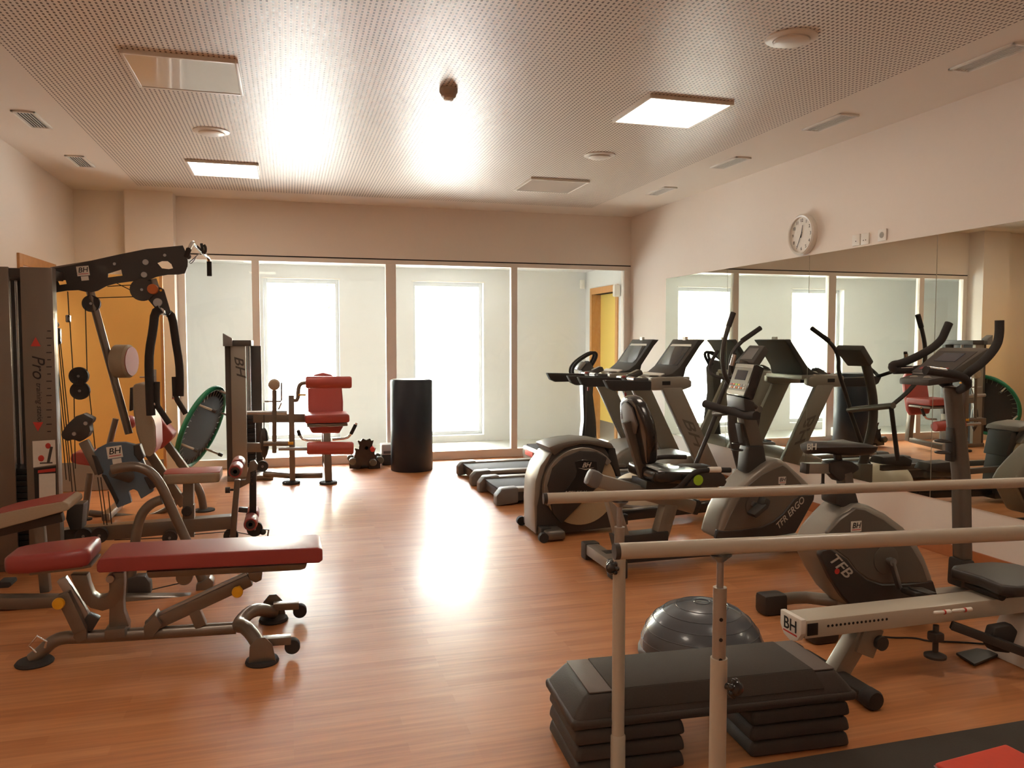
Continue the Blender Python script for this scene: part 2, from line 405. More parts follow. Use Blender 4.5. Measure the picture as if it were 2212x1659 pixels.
for i, w in enumerate((W1, W2)):
    y = YC+.12; f = .045
    mb = MB().box((w[0], y, w[2]), (w[0]+f, y+.06, w[3]), .004).box((w[1]-f, y, w[2]), (w[1], y+.06, w[3]), .004)
    mb.box((w[0]+f, y, w[3]-.055), (w[1]-f, y+.06, w[3]), .004).box((w[0]+f, y, w[2]), (w[1]-f, y+.06, w[2]+.05), .004)
    wo = struct('window_%d' % (i+2), mb, mat('white_window_frame', '#dfe2e4', .4, var=.01))
    MB().box((w[0]+f-.002, y+.028, w[2]+.048), (w[1]-f+.002, y+.034, w[3]-.053)).build('glass_pane', 'glass', wo, smooth=False)
    MB().box((w[0]-.02, YC-.012, w[3]-.005), (w[1]+.02, YC+.01, w[3]+.012)).build('reveal_trim', 'white', wo, smooth=False)
# corridor door in its beech frame, ajar
X0 = XR+.012
fr = MB().box((X0-.02, CD0-.07, 0), (X0+.19, CD0, CDZ+.09), .003).box((X0-.02, CD1, 0), (X0+.19, CD1+.07, CDZ+.09), .003).box((X0-.02, CD0, CDZ), (X0+.19, CD1, CDZ+.09), .003)
d2 = struct('door_2', fr, 'wood')
MB().box((X0+.12, CD0, .28), (X0+.16, CD1, CDZ), .002).build('door_leaf', 'yellowp', d2, smooth=False)
MB().box((X0+.118, CD0+.002, .01), (X0+.161, CD1-.002, .28), .002).build('kick_plate', 'kick', d2, smooth=False)
# left door: frame and the leaf standing open into the gym
fr = MB().box((XL-.21, DY0-.09, 0), (XL+.02, DY0, DZ+.09), .003).box((XL-.21, DY1, 0), (XL+.02, DY1+.1, DZ+.09), .003).box((XL-.21, DY0, DZ), (XL+.02, DY1, DZ+.09), .003)
d1 = struct('door_1', fr, 'wood')
LY = 8.2
lf = MB().box((XL+.02, LY, .28), (-1.17, LY+.04, DZ), .001).build('door_leaf', 'yellow', d1, smooth=False)
MB().box((-1.17, LY-.001, .01), (-1.145, LY+.041, DZ), .001).build('leaf_edge', 'wood', d1, smooth=False)
MB().box((XL+.02, LY-.001, .01), (-1.17, LY+.041, .28), .001).build('kick_plate', 'kick', d1, smooth=False)
hd = MB().box((-1.255, LY-.008, .93), (-1.215, LY, 1.15), .003)
hp = MB().tube([(-1.235, LY-.005, 1.08), (-1.235, LY-.05, 1.08), (-1.355, LY-.05, 1.08)], .009, 10)
h_ = hd.build('handle_plate', 'steel', d1); hp.build('door_handle', 'chrome', h_)
# mirrors (three sheets and a bit) on the right wall
MZ0, MZ1 = .363, 2.136
sm = [8.26, 6.938, 5.669, 4.326, 3.0, 1.66]
for i, (a, b) in enumerate(zip(sm, sm[1:])):
    o = MB().box((XR-.008, b+.003, MZ0), (XR-.002, a-.003, MZ1)).build('wall_mirror', 'mirror', None, smooth=False, origin=(XR-.008, (a+b)/2, MZ0))
    tags(o, ['large wall mirror sheet farthest from the viewer, beside the glazed partition', 'wall mirror sheet behind the treadmill consoles, second from the partition',
             'wall mirror sheet with the round clock above its corner', 'wall mirror sheet reflecting the pulley tower, at the right edge of the view',
             'wall mirror sheet nearest the viewer, outside the right edge'][i], 'mirror', 'mirror sheets along the right wall')
# exterior: paved terrace seen burnt out through the windows
struct('ground_terrace', MB().box((-25, YC+.22, -.1), (30, 60, -.02)), 'pave')
# ------------------------------------------------------------------ ceiling fittings
def ceiling_panel(x, y, lit, label):
    t = thing('ceiling_light', (x, y, ZC), label, 'ceiling light', 'square recessed light panels')
    z0 = ZC-.022; h = .3; f = .018
    mb = MB().box((x-h, y-h, z0), (x-h+f, y+h, ZC), .002).box((x+h-f, y-h, z0), (x+h, y+h, ZC), .002)
    mb.box((x-h+f, y-h, z0), (x+h-f, y-h+f, ZC), .002).box((x-h+f, y+h-f, z0), (x+h-f, y+h, ZC), .002)
    mb.build('frame', 'white', t)
    MB().box((x-h+f, y-h+f, z0+.003), (x+h-f, y+h-f, z0+.012)).build('diffuser', 'lamp_on' if lit else 'lamp_off', t, smooth=False)
ceiling_panel(-.54, 4.99, 0, 'unlit square ceiling panel, glossy, upper left of the view')
ceiling_panel(-.52, 7.64, 1, 'lit square ceiling light near the pillar on the left')
ceiling_panel(2.52, 4.92, 1, 'large lit square ceiling light on the right, nearer the viewer')
ceiling_panel(2.55, 7.54, 0, 'unlit square ceiling panel near the glazed partition, right of centre')
ceiling_panel(-.52, 2.34, 1, 'lit square ceiling light over the viewer, out of view on the left')
ceiling_panel(2.54, 2.3, 1, 'lit square ceiling light over the viewer, out of view on the right')
ceiling_panel(-.52, -.3, 1, 'lit square ceiling light behind the viewer on the left')
ceiling_panel(2.54, -.3, 0, 'unlit square ceiling light behind the viewer on the right')
def vent(x, y, label):
    t = thing('ceiling_vent', (x, y, ZC), label, 'air vent', 'slatted air vents along the ceiling edges')
    w, h, z0, f = .075, .215, ZC-.012, .018
    fr = MB().box((x-w, y-h, z0), (x-w+f, y+h, ZC), .003).box((x+w-f, y-h, z0), (x+w, y+h, ZC), .003).box((x-w, y-h, z0), (x+w, y-h+f, ZC), .003).box((x-w, y+h-f, z0), (x+w, y+h, ZC), .003)
    fr.build('frame', 'white', t)
    MB().box((x-w+f, y-h+f, ZC-.002), (x+w-f, y+h-f, ZC-.0005)).build('backing', 'dark', t, smooth=False)
    for i in range(6):
        xx = x-w+f+.008+i*.0195
        MB().box((xx-.0017, y-h+f, ZC-.010), (xx+.0017, y+h-f, ZC-.004)).build('slat', 'white', t, smooth=False)
vent(-1.70, 6.33, 'slatted vent on the left ceiling strip, nearer the viewer')
vent(-1.70, 7.67, 'slatted vent on the left ceiling strip, farther from the viewer')
vent(3.73, 3.52, 'slatted vent at the top right corner, nearest of the right-hand row')
vent(3.735, 4.86, 'slatted vent on the right ceiling strip, second from the viewer')
vent(3.74, 6.18, 'slatted vent on the right ceiling strip, third from the viewer')
vent(3.755, 7.53, 'slatted vent on the right ceiling strip, farthest, near the partition')
def speaker(x, y, label):
    t = thing('ceiling_speaker', (x, y, ZC), label, 'ceiling speaker', 'round ceiling speakers')
    MB().lathe([(.13, 0), (.13, -.006), (.115, -.012), (.092, -.014), (.092, -.004)], (x, y, ZC)).build('rim', 'white', t)
    MB().lathe([(.09, -.002), (.09, -.02), (.078, -.026), (0, -.027)], (x, y, ZC)).build('grille', 'white', t)
speaker(2.51, 3.58, 'large round white ceiling speaker at the upper right')
speaker(-.52, 6.32, 'round white ceiling speaker on the left behind the unlit panel')
speaker(2.54, 6.24, 'round white ceiling speaker right of centre, farther away')
t = thing('smoke_detector', (.98, 4.87, ZC), 'white dome smoke detector hanging from the middle of the perforated ceiling', 'smoke detector')
MB().lathe([(.056, 0), (.056, -.022), (.048, -.034), (.045, -.048), (.032, -.058)], (.98, 4.87, ZC)).build('housing', mat('detector_plastic', '#b3a596', .5), t)
MB().lathe([(.030, -.056), (.030, -.068), (.02, -.073), (0, -.074)], (.98, 4.87, ZC)).build('sensor_cap', 'white', t)
# corridor luminaires and door closer, sensor
t = thing('wall_sensor', (XR, 10.72, 2.2), 'small white motion sensor in the corridor corner above the beech door', 'sensor')
MB().obox((4.13, 10.77, 2.24), (.06, .06, .13), None, .015).build('body', 'white', t)
t = thing('emergency_light', (4.2, 9.62, 2.0), 'small white box fixed beside the corridor door frame top', 'emergency light')
MB().obox((4.16, 9.60, 2.08), (.09, .07, .16), None, .02).build('body', 'white', t)
# ------------------------------------------------------------------ right wall fittings
c = V((XR, 5.747, 2.315))
t = thing('wall_clock', c, 'round white wall clock above the mirror', 'clock')
MB().lathe([(.165, 0), (.17, .01), (.17, .045), (.16, .055), (.148, .05), (.148, .03)], c, (-1, 0, 0), 48).build('case', 'white', t)
MB().lathe([(.15, .026), (.15, .034), (0, .034)], c, (-1, 0, 0), 48).build('dial', 'label', t)
fx = XR-.0355
Yr, Zr = V((0, -1, 0)), V((0, 0, 1))     # reading direction on the right wall
cf = V((fx, c.y, c.z))
for k in range(1, 13):
    a = k*PI/6; p = cf + Yr*math.sin(a)*.118 + Zr*math.cos(a)*.118
    text(str(k), 'ink', t, 'numeral', p, Yr, Zr, .038, 0, .001)
def hand(a, L, w, off):
    d = Yr*math.sin(a)+Zr*math.cos(a); sdv = Yr*math.cos(a)-Zr*math.sin(a); o = cf+V((-off, 0, 0))
    MB().slab([o-d*.025-sdv*w, o+d*L-sdv*w*.4, o+d*L+sdv*w*.4, o-d*.025+sdv*w], .0015, (1, 0, 0)).build('hand', 'ink', t)
hand(R(12), .08, .005, .003); hand(R(207), .115, .004, .005)
def socket(y, z, label, holes):
    t = thing('wall_socket', (XR, y, z), label, 'socket', 'white wall sockets above the mirror')
    MB().obox((XR-.006, y, z), (.012, .085, .085), None, .005).build('plate', 'white', t)
    if holes == 'round':
        MB().lathe([(.022, .012), (.022, .0135), (0, .0135)], (XR, y, z), (-1, 0, 0)).build('recess', 'silver', t)
    else:
        for dy in holes: MB().lathe([(.004, .012), (.004, .0135), (0, .0135)], (XR, y+dy, z-.01), (-1, 0, 0), 12).build('jack', 'dark', t)
socket(5.113, 2.195, 'white wall socket plate with one small jack, leftmost of the three by the clock', (0,))
socket(5.018, 2.192, 'white wall socket plate with two small jacks, in the middle of the three', (-.012, .012))
socket(4.84, 2.198, 'white round-recess power socket, rightmost of the three above the mirror', 'round')
# ================================================================== RIGHT SIDE
def crop(ox, oy, s, pts): return [(ox+p[0]/s, oy+p[1]/s) + tuple(p[2:]) for p in pts]
# ------------------------------------------------------------------ treadmills
def make_treadmill(x0, yc, label):
    P = lambda x, y, z: V((x0+x, yc+y, z))
    t = thing('treadmill', (x0, yc, 0), label, 'treadmill', 'two matching treadmills facing the mirror wall')
    MB().box(P(.06, -.34, .03), P(1.7, .34, .115), .01).build('deck', 'black', t)
    MB().obox(P(.86, 0, .122), (1.62, .50, .018), None, .008).build('running_belt', 'rubber', t)
    for s in (-1, 1):
        MB().obox(P(.88, s*.305, .128), (1.55, .10, .035), None, .01).build('side_rail', 'silver', t)
        MB().slab([P(0, s*.315, .0), P(.0, s*.315, .09), P(.05, s*.315, .15), P(.20, s*.315, .155), P(.20, s*.315, .02)], .12, (0, 1, 0), .02).build('rear_cap', 'grey', t)
        c = MB().slab([P(1.56, s*.345, 1.0), P(1.76, s*.345, 1.0), P(2.17, s*.345, .2), P(1.97, s*.345, .2)], .055, (0, 1, 0), .012)
        c = c.build('upright', 'silver', t)
        MB().slab([P(1.552, s*.345, 1.0), P(1.566, s*.345, 1.0), P(1.976, s*.345, .2), P(1.962, s*.345, .2)], .03, (0, 1, 0), .002).build('edge_strip', 'steel', c)
        o = P(1.86, s*.345+(-.029 if s < 0 else .029), .60)
        dn = V((.41, 0, -.8)).normalized()
        text('BH', 'silverd', c, 'logo', o, dn if s < 0 else -dn, V((.8, 0, .41)) if s < 0 else V((-.8, 0, -.41)), .12, .5, .003, bold=.03, xs=2.0)
        # handrail arm
        MB().slab([P(1.0, s*.33, 1.075), P(1.46, s*.33, 1.06), P(1.46, s*.33, .975), P(1.1, s*.33, .975), P(1.04, s*.33, 1.0)], .075, (0, 1, 0), .015).build('handrail', 'foam', t)
        MB().slab([P(1.45, s*.335, 1.085), P(1.76, s*.335, 1.10), P(1.86, s*.335, 1.06), P(1.86, s*.335, 1.0), P(1.78, s*.335, .975), P(1.45, s*.335, .975)], .07, (0, 1, 0), .015).build('console_arm', 'silver', t)
    o = P(1.6, -.372, 1.04)
    MB().obox(o, (.08, .003, .035), None).build('badge', 'ink', t)
    # tray, grab bar, control pod
    MB().slab([P(1.5, -.30, 1.07), P(1.88, -.30, 1.07), P(1.88, .30, 1.07), P(1.5, .30, 1.07)], .045, None, .012).build('console_tray', 'silver', t)
    MB().lathe([(.04, 0), (.045, .006), (.036, .01), (.034, .002)], P(1.56, -.2, 1.094), (0, 0, 1), 20).build('cup_ring', 'silverd', t)
    MB().tube([P(1.5, -.29, 1.06), P(1.38, -.27, 1.07), P(1.36, 0, 1.07), P(1.38, .27, 1.07), P(1.5, .29, 1.06)], .017, 10, smooth=2).build('grab_bar', 'black', t)
    for s in (-1, 1): MB().cyl(P(1.365, s*.07, 1.072), P(1.375, s*.19, 1.07), .021).build('pulse_sensor', 'chrome', t)
    pod = MB().slab([P(1.34, -.045, 1.05), P(1.34, .045, 1.05), P(1.52, .05, 1.13), P(1.52, -.05, 1.13)], .05, None, .018).build('control_pod', 'greyd', t)
    MB().ell(P(1.345, 0, 1.085), (.022, .03, .014)).build('stop_button', 'red', pod)
    MB().obox(P(1.45, 0, 1.133), (.09, .06, .004), Matrix.Rotation(R(-24), 3, 'Y'), .001).build('keypad', 'silver', pod)
    # console screen, swept back
    prof = [(1.62, 1.095), (1.72, 1.125), (1.79, 1.18), (1.955, 1.395), (1.985, 1.44), (2.06, 1.435), (2.0, 1.37), (1.86, 1.17), (1.84, 1.09)]
    cs = MB().slab([P(a, 0, b) for a, b in prof], .52, (0, 1, 0), .012).build('console', 'black', t)
    d = V((.165, 0, .215)).normalized(); nrm = V((-.215, 0, .165)).normalized()
    sc = P(1.872, 0, 1.287)+nrm*.003
    MB().slab([sc-d*.12-V((0, .2, 0)), sc+d*.10-V((0, .2, 0)), sc+d*.10+V((0, .2, 0)), sc-d*.12+V((0, .2, 0))], .004, nrm, .001).build('display', 'screen', cs)
    q = sc+d*.118
    MB().slab([q-d*.012-V((0, .21, 0)), q+d*.012-V((0, .19, 0)), q+d*.012+V((0, .19, 0)), q-d*.012+V((0, .21, 0))], .006, nrm, .002).build('display_bezel', 'white', cs)
    MB().box(P(1.97, -.03, 1.43), P(2.0, .03, 1.465), .004).build('book_clip', 'white', cs)
    MB().slab([P(1.62, -.2, 1.10), P(1.66, -.22, 1.118), P(1.66, .22, 1.118), P(1.62, .2, 1.10)], .012, None, .003).build('lower_lip', 'white', cs)
    # motor hood
    hd = [(1.50, .12), (1.52, .17), (1.62, .27), (1.78, .335), (1.98, .35), (2.1, .30), (2.17, .2), (2.17, .03), (1.52, .03)]
    MB().slab([P(a, 0, b) for a, b in hd], .58, (0, 1, 0), .05, 3).build('motor_hood', 'silver', t)
    MB().tube([P(1.36, -.03, 1.04), P(1.355, -.03, .99), P(1.35, -.03, .93)], .002, 6).build('safety_cord', 'cable', t)
    MB().obox(P(1.35, -.03, .915), (.02, .012, .045), None, .005).build('safety_key', 'red', t)
    return t
make_treadmill(1.71, 6.865, 'nearer of the two big grey treadmills, its side logo facing the viewer')
make_treadmill(1.71, 7.825, 'farther of the two big grey treadmills, next to the vibration platform')

# ------------------------------------------------------------------ vibration platform
t = thing('vibration_platform', (3.1, 8.6, 0), 'vibration platform with dark column and oval loop handle by the partition', 'vibration platform')
MB().obox((3.08, 8.6, .11), (.84, .62, .17), None, .05, 3).build('base', 'silverd', t)
MB().obox((3.0, 8.6, .20), (.6, .5, .015), None, .006).build('foot_mat', 'rubber', t)
MB().obox((2.655, 8.6, .13), (.012, .3, .06), None, .004).build('red_panel', 'inkr', t)
mb = MB(); cols = [(3.36, .18), (3.35, .45), (3.32, .75), (3.33, 1.0), (3.38, 1.14)]
mb.slab([V((3.29, 8.6, .15)), V((3.32, 8.6, .5)), V((3.31, 8.6, .8)), V((3.30, 8.6, 1.02)), V((3.26, 8.6, 1.08)), V((3.36, 8.6, 1.20)), V((3.43, 8.6, 1.10)), V((3.41, 8.6, .8)), V((3.45, 8.6, .5)), V((3.47, 8.6, .15))], .17, (0, 1, 0), .03)
mb.build('column', 'greyd', t)
MB().slab([V((3.285, 8.6, .2)), V((3.315, 8.6, .5)), V((3.305, 8.6, .8)), V((3.295, 8.6, 1.0)), V((3.285, 8.6, 1.0)), V((3.293, 8.6, .8)), V((3.305, 8.6, .5)), V((3.27, 8.6, .2))], .10, (0, 1, 0), .002).build('column_trim', 'steel', t)
cp = V((3.27, 8.6, 1.13))
MB().obox(cp, (.03, .17, .12), Matrix.Rotation(R(40), 3, 'Y'), .01).build('console', 'silver', t)
lp = MB()
for s in (-1, 1):
    lp.tube([V((3.32, 8.6+s*.03, 1.02)), V((3.24, 8.6+s*.04, .98)), V((3.15, 8.6+s*.04, 1.05)), V((3.20, 8.6+s*.04, 1.17)), V((3.42, 8.6+s*.04, 1.30)), V((3.48, 8.6+s*.04, 1.26)), V((3.38, 8.6+s*.04, 1.10)), V((3.37, 8.6+s*.03, 1.04))], .018, 10, smooth=2)
lp.build('loop_handle', 'foam', t)

# ------------------------------------------------------------------ elliptical trainer
YE = 5.5
t = thing('elliptical_trainer', (2.3, YE, 0), 'elliptical trainer with big round flywheel cover beside the recumbent bike', 'elliptical trainer')
ye0 = 5.37
sh = crop(1120, 930, 6.38, [(240, 1300), (228, 1000), (245, 700), (310, 500), (440, 320), (560, 220), (700, 170), (900, 145), (1150, 170), (1250, 330), (1320, 560), (1380, 900), (1400, 1330), (560, 1430), (240, 1420)])
body = MB().slab(ys(sh, ye0), .26, (0, 1, 0), .02, 2, False).build('flywheel_cover', 'greyd', t)
# silver front band (left side)
bd = crop(1120, 930, 6.38, [(228, 1300), (218, 1000), (235, 700), (300, 496), (430, 312), (480, 300), (370, 500), (310, 700), (290, 900), (258, 1050), (256, 1420), (236, 1424)])
MB().slab(ys(bd, ye0-.006), .272, (0, 1, 0), .012, 2, False).build('front_band', 'silver', t)
lid = crop(1120, 930, 6.38, [(415, 232), (540, 185), (700, 150), (900, 128), (1150, 145), (1290, 175), (1330, 245), (1240, 250), (1000, 195), (860, 190), (650, 240), (500, 350)])
MB().slab(ys(lid, ye0-.035), .33, (0, 1, 0), .015, 2, False).build('top_lid', 'silverd', t)
# rounded disc on the near side
cc = at_y(1120+845/6.38, 930+770/6.38, ye0); rr = .282
def arcband(c, r0, r1, a0, a1, y, th, name, mt_, n=28, par=t):
    a = [V((c.x+r1*math.cos(R(k)), y, c.z+r1*math.sin(R(k)))) for k in [a0+(a1-a0)*i/n for i in range(n+1)]]
    b = [V((c.x+r0*math.cos(R(k)), y, c.z+r0*math.sin(R(k)))) for k in [a1+(a0-a1)*i/n for i in range(n+1)]]
    return MB().slab(a+b, th, (0, 1, 0), .003, 1, False).build(name, mt_, par)
MB().lathe([(rr-.004, 0), (rr-.004, .03), (0, .033)], (cc.x, ye0, cc.z), (0, -1, 0), 48).build('drive_disc', mat('cream_disc', '#b09c7c', .45), t)
arcband(cc, rr-.035, rr+.01, 38, 205, ye0-.045, .05, 'silver_rim', 'silver')
hub = crop(1120, 930, 6.38, [(430, 900), (400, 760), (470, 520), (620, 370), (850, 275), (1080, 290), (1230, 370), (1170, 560), (1100, 780), (980, 900), (600, 1290), (480, 1150)])
MB().slab(ys(hub, ye0-.055), .05, (0, 1, 0), .015, 2, False).build('side_panel', 'black', t)
pn = crop(1120, 930, 6.38, [(775, 430), (900, 400), (1080, 430), (1085, 500), (1100, 700), (1040, 830), (640, 840), (780, 640), (800, 560)])
MB().slab(ys(pn, ye0-.06), .01, (0, 1, 0), .003, 1, False).build('logo_panel', 'blackg', t)
text('BH', 'inkg', t, 'logo', at_y(1266, 1005, ye0-.062), (1, 0, 0), (0, 0, 1), .05, .4, .002, bold=.02)
MB().slab(ys([(1249, 1011), (1265, 1013), (1283, 1010), (1265, 1015)], ye0-.062), .002, (0, 1, 0)).build('logo_swoosh', 'inkg', t, smooth=False)
text('KHRONOS', 'inkg', t, 'model_lettering', at_y(1244, 1061, ye0-.058), (1, 0, 0), (0, 0, 1), .034, .3, .002, bold=.015)
arm = crop(1120, 930, 6.38, [(1240, 240), (1335, 240), (1420, 630), (1360, 640), (1300, 500), (1240, 400)])
MB().slab(ys(arm, ye0+.0), .24, (0, 1, 0), .01, 2, False).build('rear_guard', 'black', t)
# feet
for yy, s in ((5.25, -1), (5.76, 1)):
    ft = MB().obox((1.81, YE+s*.18, .045), (.15, .22, .07), None, .03, 3).build('front_foot', 'silverd', t)
    MB().cyl((1.72, yy+.02*s-.02, .035), (1.72, yy+.02*s+.02, .035), .035).build('transport_wheel', 'rubber', t)
MB().box((1.72, YE-.22, .03), (1.80, YE+.22, .09), .01).build('front_stabilizer', 'black', t)
MB().box((1.75, YE-.1, .04), (2.45, YE+.1, .12), .01).beam((2.3, YE, .09), (3.75, 5.69, .09), .09, .075).box((3.70, 5.40, .02), (3.79, 5.98, .09), .01).build('base_frame', 'blackg', t)
# mast and console (the machine stands slightly askew, its front end nearer the treadmill)
YV = 5.69
MB().beam((3.60, YV, .1), at_y(1603, 1014, YV), .11, .12).build('mast_socket', 'silverd', t)
MB().tube(ys([(1604, 1020), (1592, 975), (1582, 930), (1582, 880), (1592, 830), (1608, 780)], YV), .042, 14, smooth=2, flat=(.8, (0, 1, 0))).build('mast', 'greyd', t)
c4 = [at_y(1619, 745, YV+.16), at_y(1652, 746, YV-.12), at_y(1627, 784, YV-.12), at_y(1586, 783, YV+.16)]
n4 = (c4[1]-c4[0]).cross(c4[3]-c4[0]).normalized()
if n4.x > 0: n4 = -n4
k_ = MB().slab(c4, .06, -n4, .012, 2, False).build('console', 'greyd', t)
ct = sum(c4, V((0, 0, 0)))/4
MB().slab([ct+(p-ct)*.62+n4*.002 for p in c4], .003, n4, 0).build('display', 'grey', k_)
def swing(pts, y, low):
    h = MB().tube(ys(pts, y), .0175, 12, smooth=2).build('swing_arm', 'black', t)
    g = ys(pts[-2:], y); d = (g[1]-g[0])
    MB().cyl(g[0]+d*.15, g[1]+d*.02, .021).build('grip', 'foam', h)
    MB().tube(ys(low, y), .019, 12).build('lower_link', 'black', h)
swing([(1640, 885), (1600, 855), (1567, 818), (1560, 783), (1562, 747), (1572, 710), (1584, 676)], 5.41, [(1640, 885), (1618, 1010)])
swing([(1545, 893), (1560, 850), (1578, 806), (1577, 772), (1596, 741), (1642, 709)], 5.97, [(1548, 893), (1495, 1022)])
MB().cyl(at_y(1642, 884, 5.39), at_y(1543, 894, 5.99), .026).build('pivot_axle', 'silverd', t)
MB().tube(ys([(1551, 758, .2), (1537, 779, .2), (1531, 797, .2), (1538, 812, .12), (1567, 818, .02), (1590, 812, -.1), (1578, 798, -.2), (1588, 762, -.22)], YV), .015, 10, smooth=2).build('fixed_handlebar', 'foam', t)
MB().cyl(at_y(1580, 790, YV-.21), at_y(1587, 766, YV-.22), .018).build('pulse_sensor', 'chrome', t)
# pedals and pedal arms
for s, px in ((-1, 0), (1, 1)):
    y = 5.61+s*.20
    pp = [(2.90+px*.12, .36), (3.0+px*.12, .405), (3.22+px*.12, .40), (3.26+px*.12, .34), (2.92+px*.12, .30)]
    MB().slab([V((a, y, b)) for a, b in pp], .15, (0, 1, 0), .02).build('foot_pedal', 'black', t)
    MB().beam((2.2, y-s*.05, .30), (3.2+px*.1, y, .29), .04, .05).build('pedal_arm', 'silverd', t)

# ------------------------------------------------------------------ recumbent bike
YQ = 4.52
t = thing('recumbent_bike', (2.6, YQ, 0), 'recumbent exercise bike with black seat and backrest, console tilted toward the seat', 'exercise bike')
MB().beam(at_y(1290, 1037, YQ), at_y(1502, 1096, YQ), .085, .085, bev=.02).build('seat_rail', 'silver', t)
a, b = at_y(1268, 1028, YQ), at_y(1295, 1040, YQ)
MB().beam(a, b, .095, .11, bev=.035).build('rail_end_cap', 'grey', t)
MB().beam(at_y(1494, 1092, YQ), at_y(1506, 1096, YQ), .095, .1, bev=.02).build('rail_stop', 'black', t)
MB().slab(ys([(1312, 1075), (1338, 1080), (1366, 1172), (1336, 1166)], YQ-.045), .09, (0, 1, 0), .01, 2, False).build('leg_post', 'silver', t)
MB().slab(ys([(1437, 1090), (1466, 1092), (1446, 1160), (1418, 1160)], YQ-.045), .09, (0, 1, 0), .01, 2, False).build('leg_post', 'silver', t)
MB().slab(ys([(1330, 1160), (1446, 1148), (1444, 1172), (1338, 1192)], YQ-.06), .12, (0, 1, 0), .01, 2, False).beam((1.88, YQ, .07), (3.35, YQ, .07), .09, .07).build('base_frame', 'black', t)
MB().box((1.845, 4.33, .035), (1.935, 4.75, .105), .012).build('rear_stabilizer', 'silver', t)
for y in (4.32, 4.76): MB().box((1.838, y-.045, .0), (1.942, y+.045, .112), .015).build('end_cap', 'black', t)
# seat
sz = .60
MB().slab([V((2.13, YQ-.2, sz)), V((2.20, YQ-.23, sz)), V((2.40, YQ-.2, sz-.02)), V((2.52, YQ-.13, sz-.035)), V((2.55, YQ, sz-.04)), V((2.52, YQ+.13, sz-.035)), V((2.40, YQ+.2, sz-.02)), V((2.20, YQ+.23, sz)), V((2.13, YQ+.2, sz))], .075, (0, 0, 1), .028, 3).build('seat', 'blackg', t)
MB().beam((2.12, YQ, .535), (2.50, YQ, .50), .22, .05).build('seat_carriage', 'black', t)
# backrest pad, leaning back, seen from behind
bc = V((2.12, YQ, .86)); ub = V((-.25, 0, 1)).normalized(); nb = ub.cross(V((0, 1, 0))).normalized()
bp_ = []
for a_, b_ in [(-.10, -.2), (-.15, -.1), (-.19, .0), (-.185, .08), (-.13, .19), (-.07, .225), (0, .232), (.07, .225), (.13, .19), (.185, .08), (.19, 0), (.15, -.1), (.10, -.2), (0, -.22)]:
    bp_.append(bc+V((0, 1, 0))*a_+ub*b_)
MB().slab(bp_, .075, nb, .028, 3).build('backrest', 'blackg', t)
bs = -nb*.045 if (-nb).x < 0 else nb*.045
MB().slab([bc+V((0, 1, 0))*a_+ub*b_+bs for a_, b_ in [(-.10, .06), (-.08, .17), (0, .205), (.08, .17), (.10, .06), (.05, .0), (-.05, .0)]], .012, nb, .004).build('back_shell', 'grey', t)
MB().beam(bc+bs*1.5+ub*.08, V((2.17, YQ, .52)), .06, .045, (0, 1, 0)).build('backrest_post', 'silverd', t)
for s in (-1, 1):
    h = MB().tube([V((2.2, YQ+s*.2, .50)), V((2.26, YQ+s*.26, .53)), V((2.33, YQ+s*.28, .62)), V((2.40, YQ+s*.28, .645)), V((2.60, YQ+s*.28, .635))], .016, 10, smooth=2).build('seat_handle', 'foam', t)
    if s < 0: MB().cyl((2.45, YQ+s*.28, .644), (2.53, YQ+s*.28, .641), .018).build('pulse_sensor', 'label', h)
MB().slab(ys([(1480, 1050), (1500, 1024), (1520, 1012), (1553, 1015), (1568, 1040), (1562, 1050)], YQ-.27), .03, (0, 1, 0), .008).build('seat_side_cover', 'black', t)
MB().lathe([(.032, 0), (.032, .004), (0, .004)], at_y(1508, 1037, YQ-.286), (0, -1, 0), 24).build('round_sticker', 'lime', t)
# fairing
yq0 = YQ-.11
fo = crop(1500, 950, 6.914, [(320, 1485), (370, 1300), (440, 1080), (540, 880), (690, 695), (880, 515), (1060, 375), (1160, 318), (1240, 293), (1320, 300), (1420, 380), (1600, 540), (1740, 680), (1830, 820), (1800, 900), (1680, 1120), (1520, 1400), (1200, 1440)])
MB().slab(ys(fo, yq0), .22, (0, 1, 0), .035, 3, False).build('body_shell', 'silver', t)
pi_ = crop(1500, 950, 6.914, [(430, 1360), (520, 1150), (640, 930), (800, 680), (1000, 520), (1180, 430), (1320, 370), (1400, 430), (1560, 600), (1680, 740), (1640, 830), (1480, 900), (1330, 1100), (1180, 1220), (1000, 1300), (700, 1345)])
sp = MB().slab(ys(pi_, yq0-.004), .03, (0, 1, 0), .006, 1, False).build('side_panel', 'silverd', t)
dk = crop(1500, 950, 6.914, [(320, 1485), (352, 1345), (420, 1365), (700, 1350), (1000, 1302), (1180, 1222), (1330, 1100), (1480, 900), (1560, 830), (1800, 820), (1790, 900), (1670, 1120), (1515, 1395), (1200, 1445)])
dp = MB().slab(ys(dk, yq0-.006), .035, (0, 1, 0), .006, 1, False).build('lower_panel', 'black', t)
o = at_y(1500+1430/6.914, 950+1100/6.914, yq0-.009)
dr = (at_y(1500+1660/6.914, 950+890/6.914, yq0)-at_y(1500+1260/6.914, 950+1320/6.914, yq0)).normalized()
text('TFR ERGO', 'inkg', dp, 'model_lettering', o, dr, V((-dr.z, 0, dr.x)), .058, .3, .002, bold=.01)
o = at_y(1500+1310/6.914, 950+605/6.914, yq0-.006)
sticker(sp, o, (1, 0, 0), (0, 0, 1), .055)
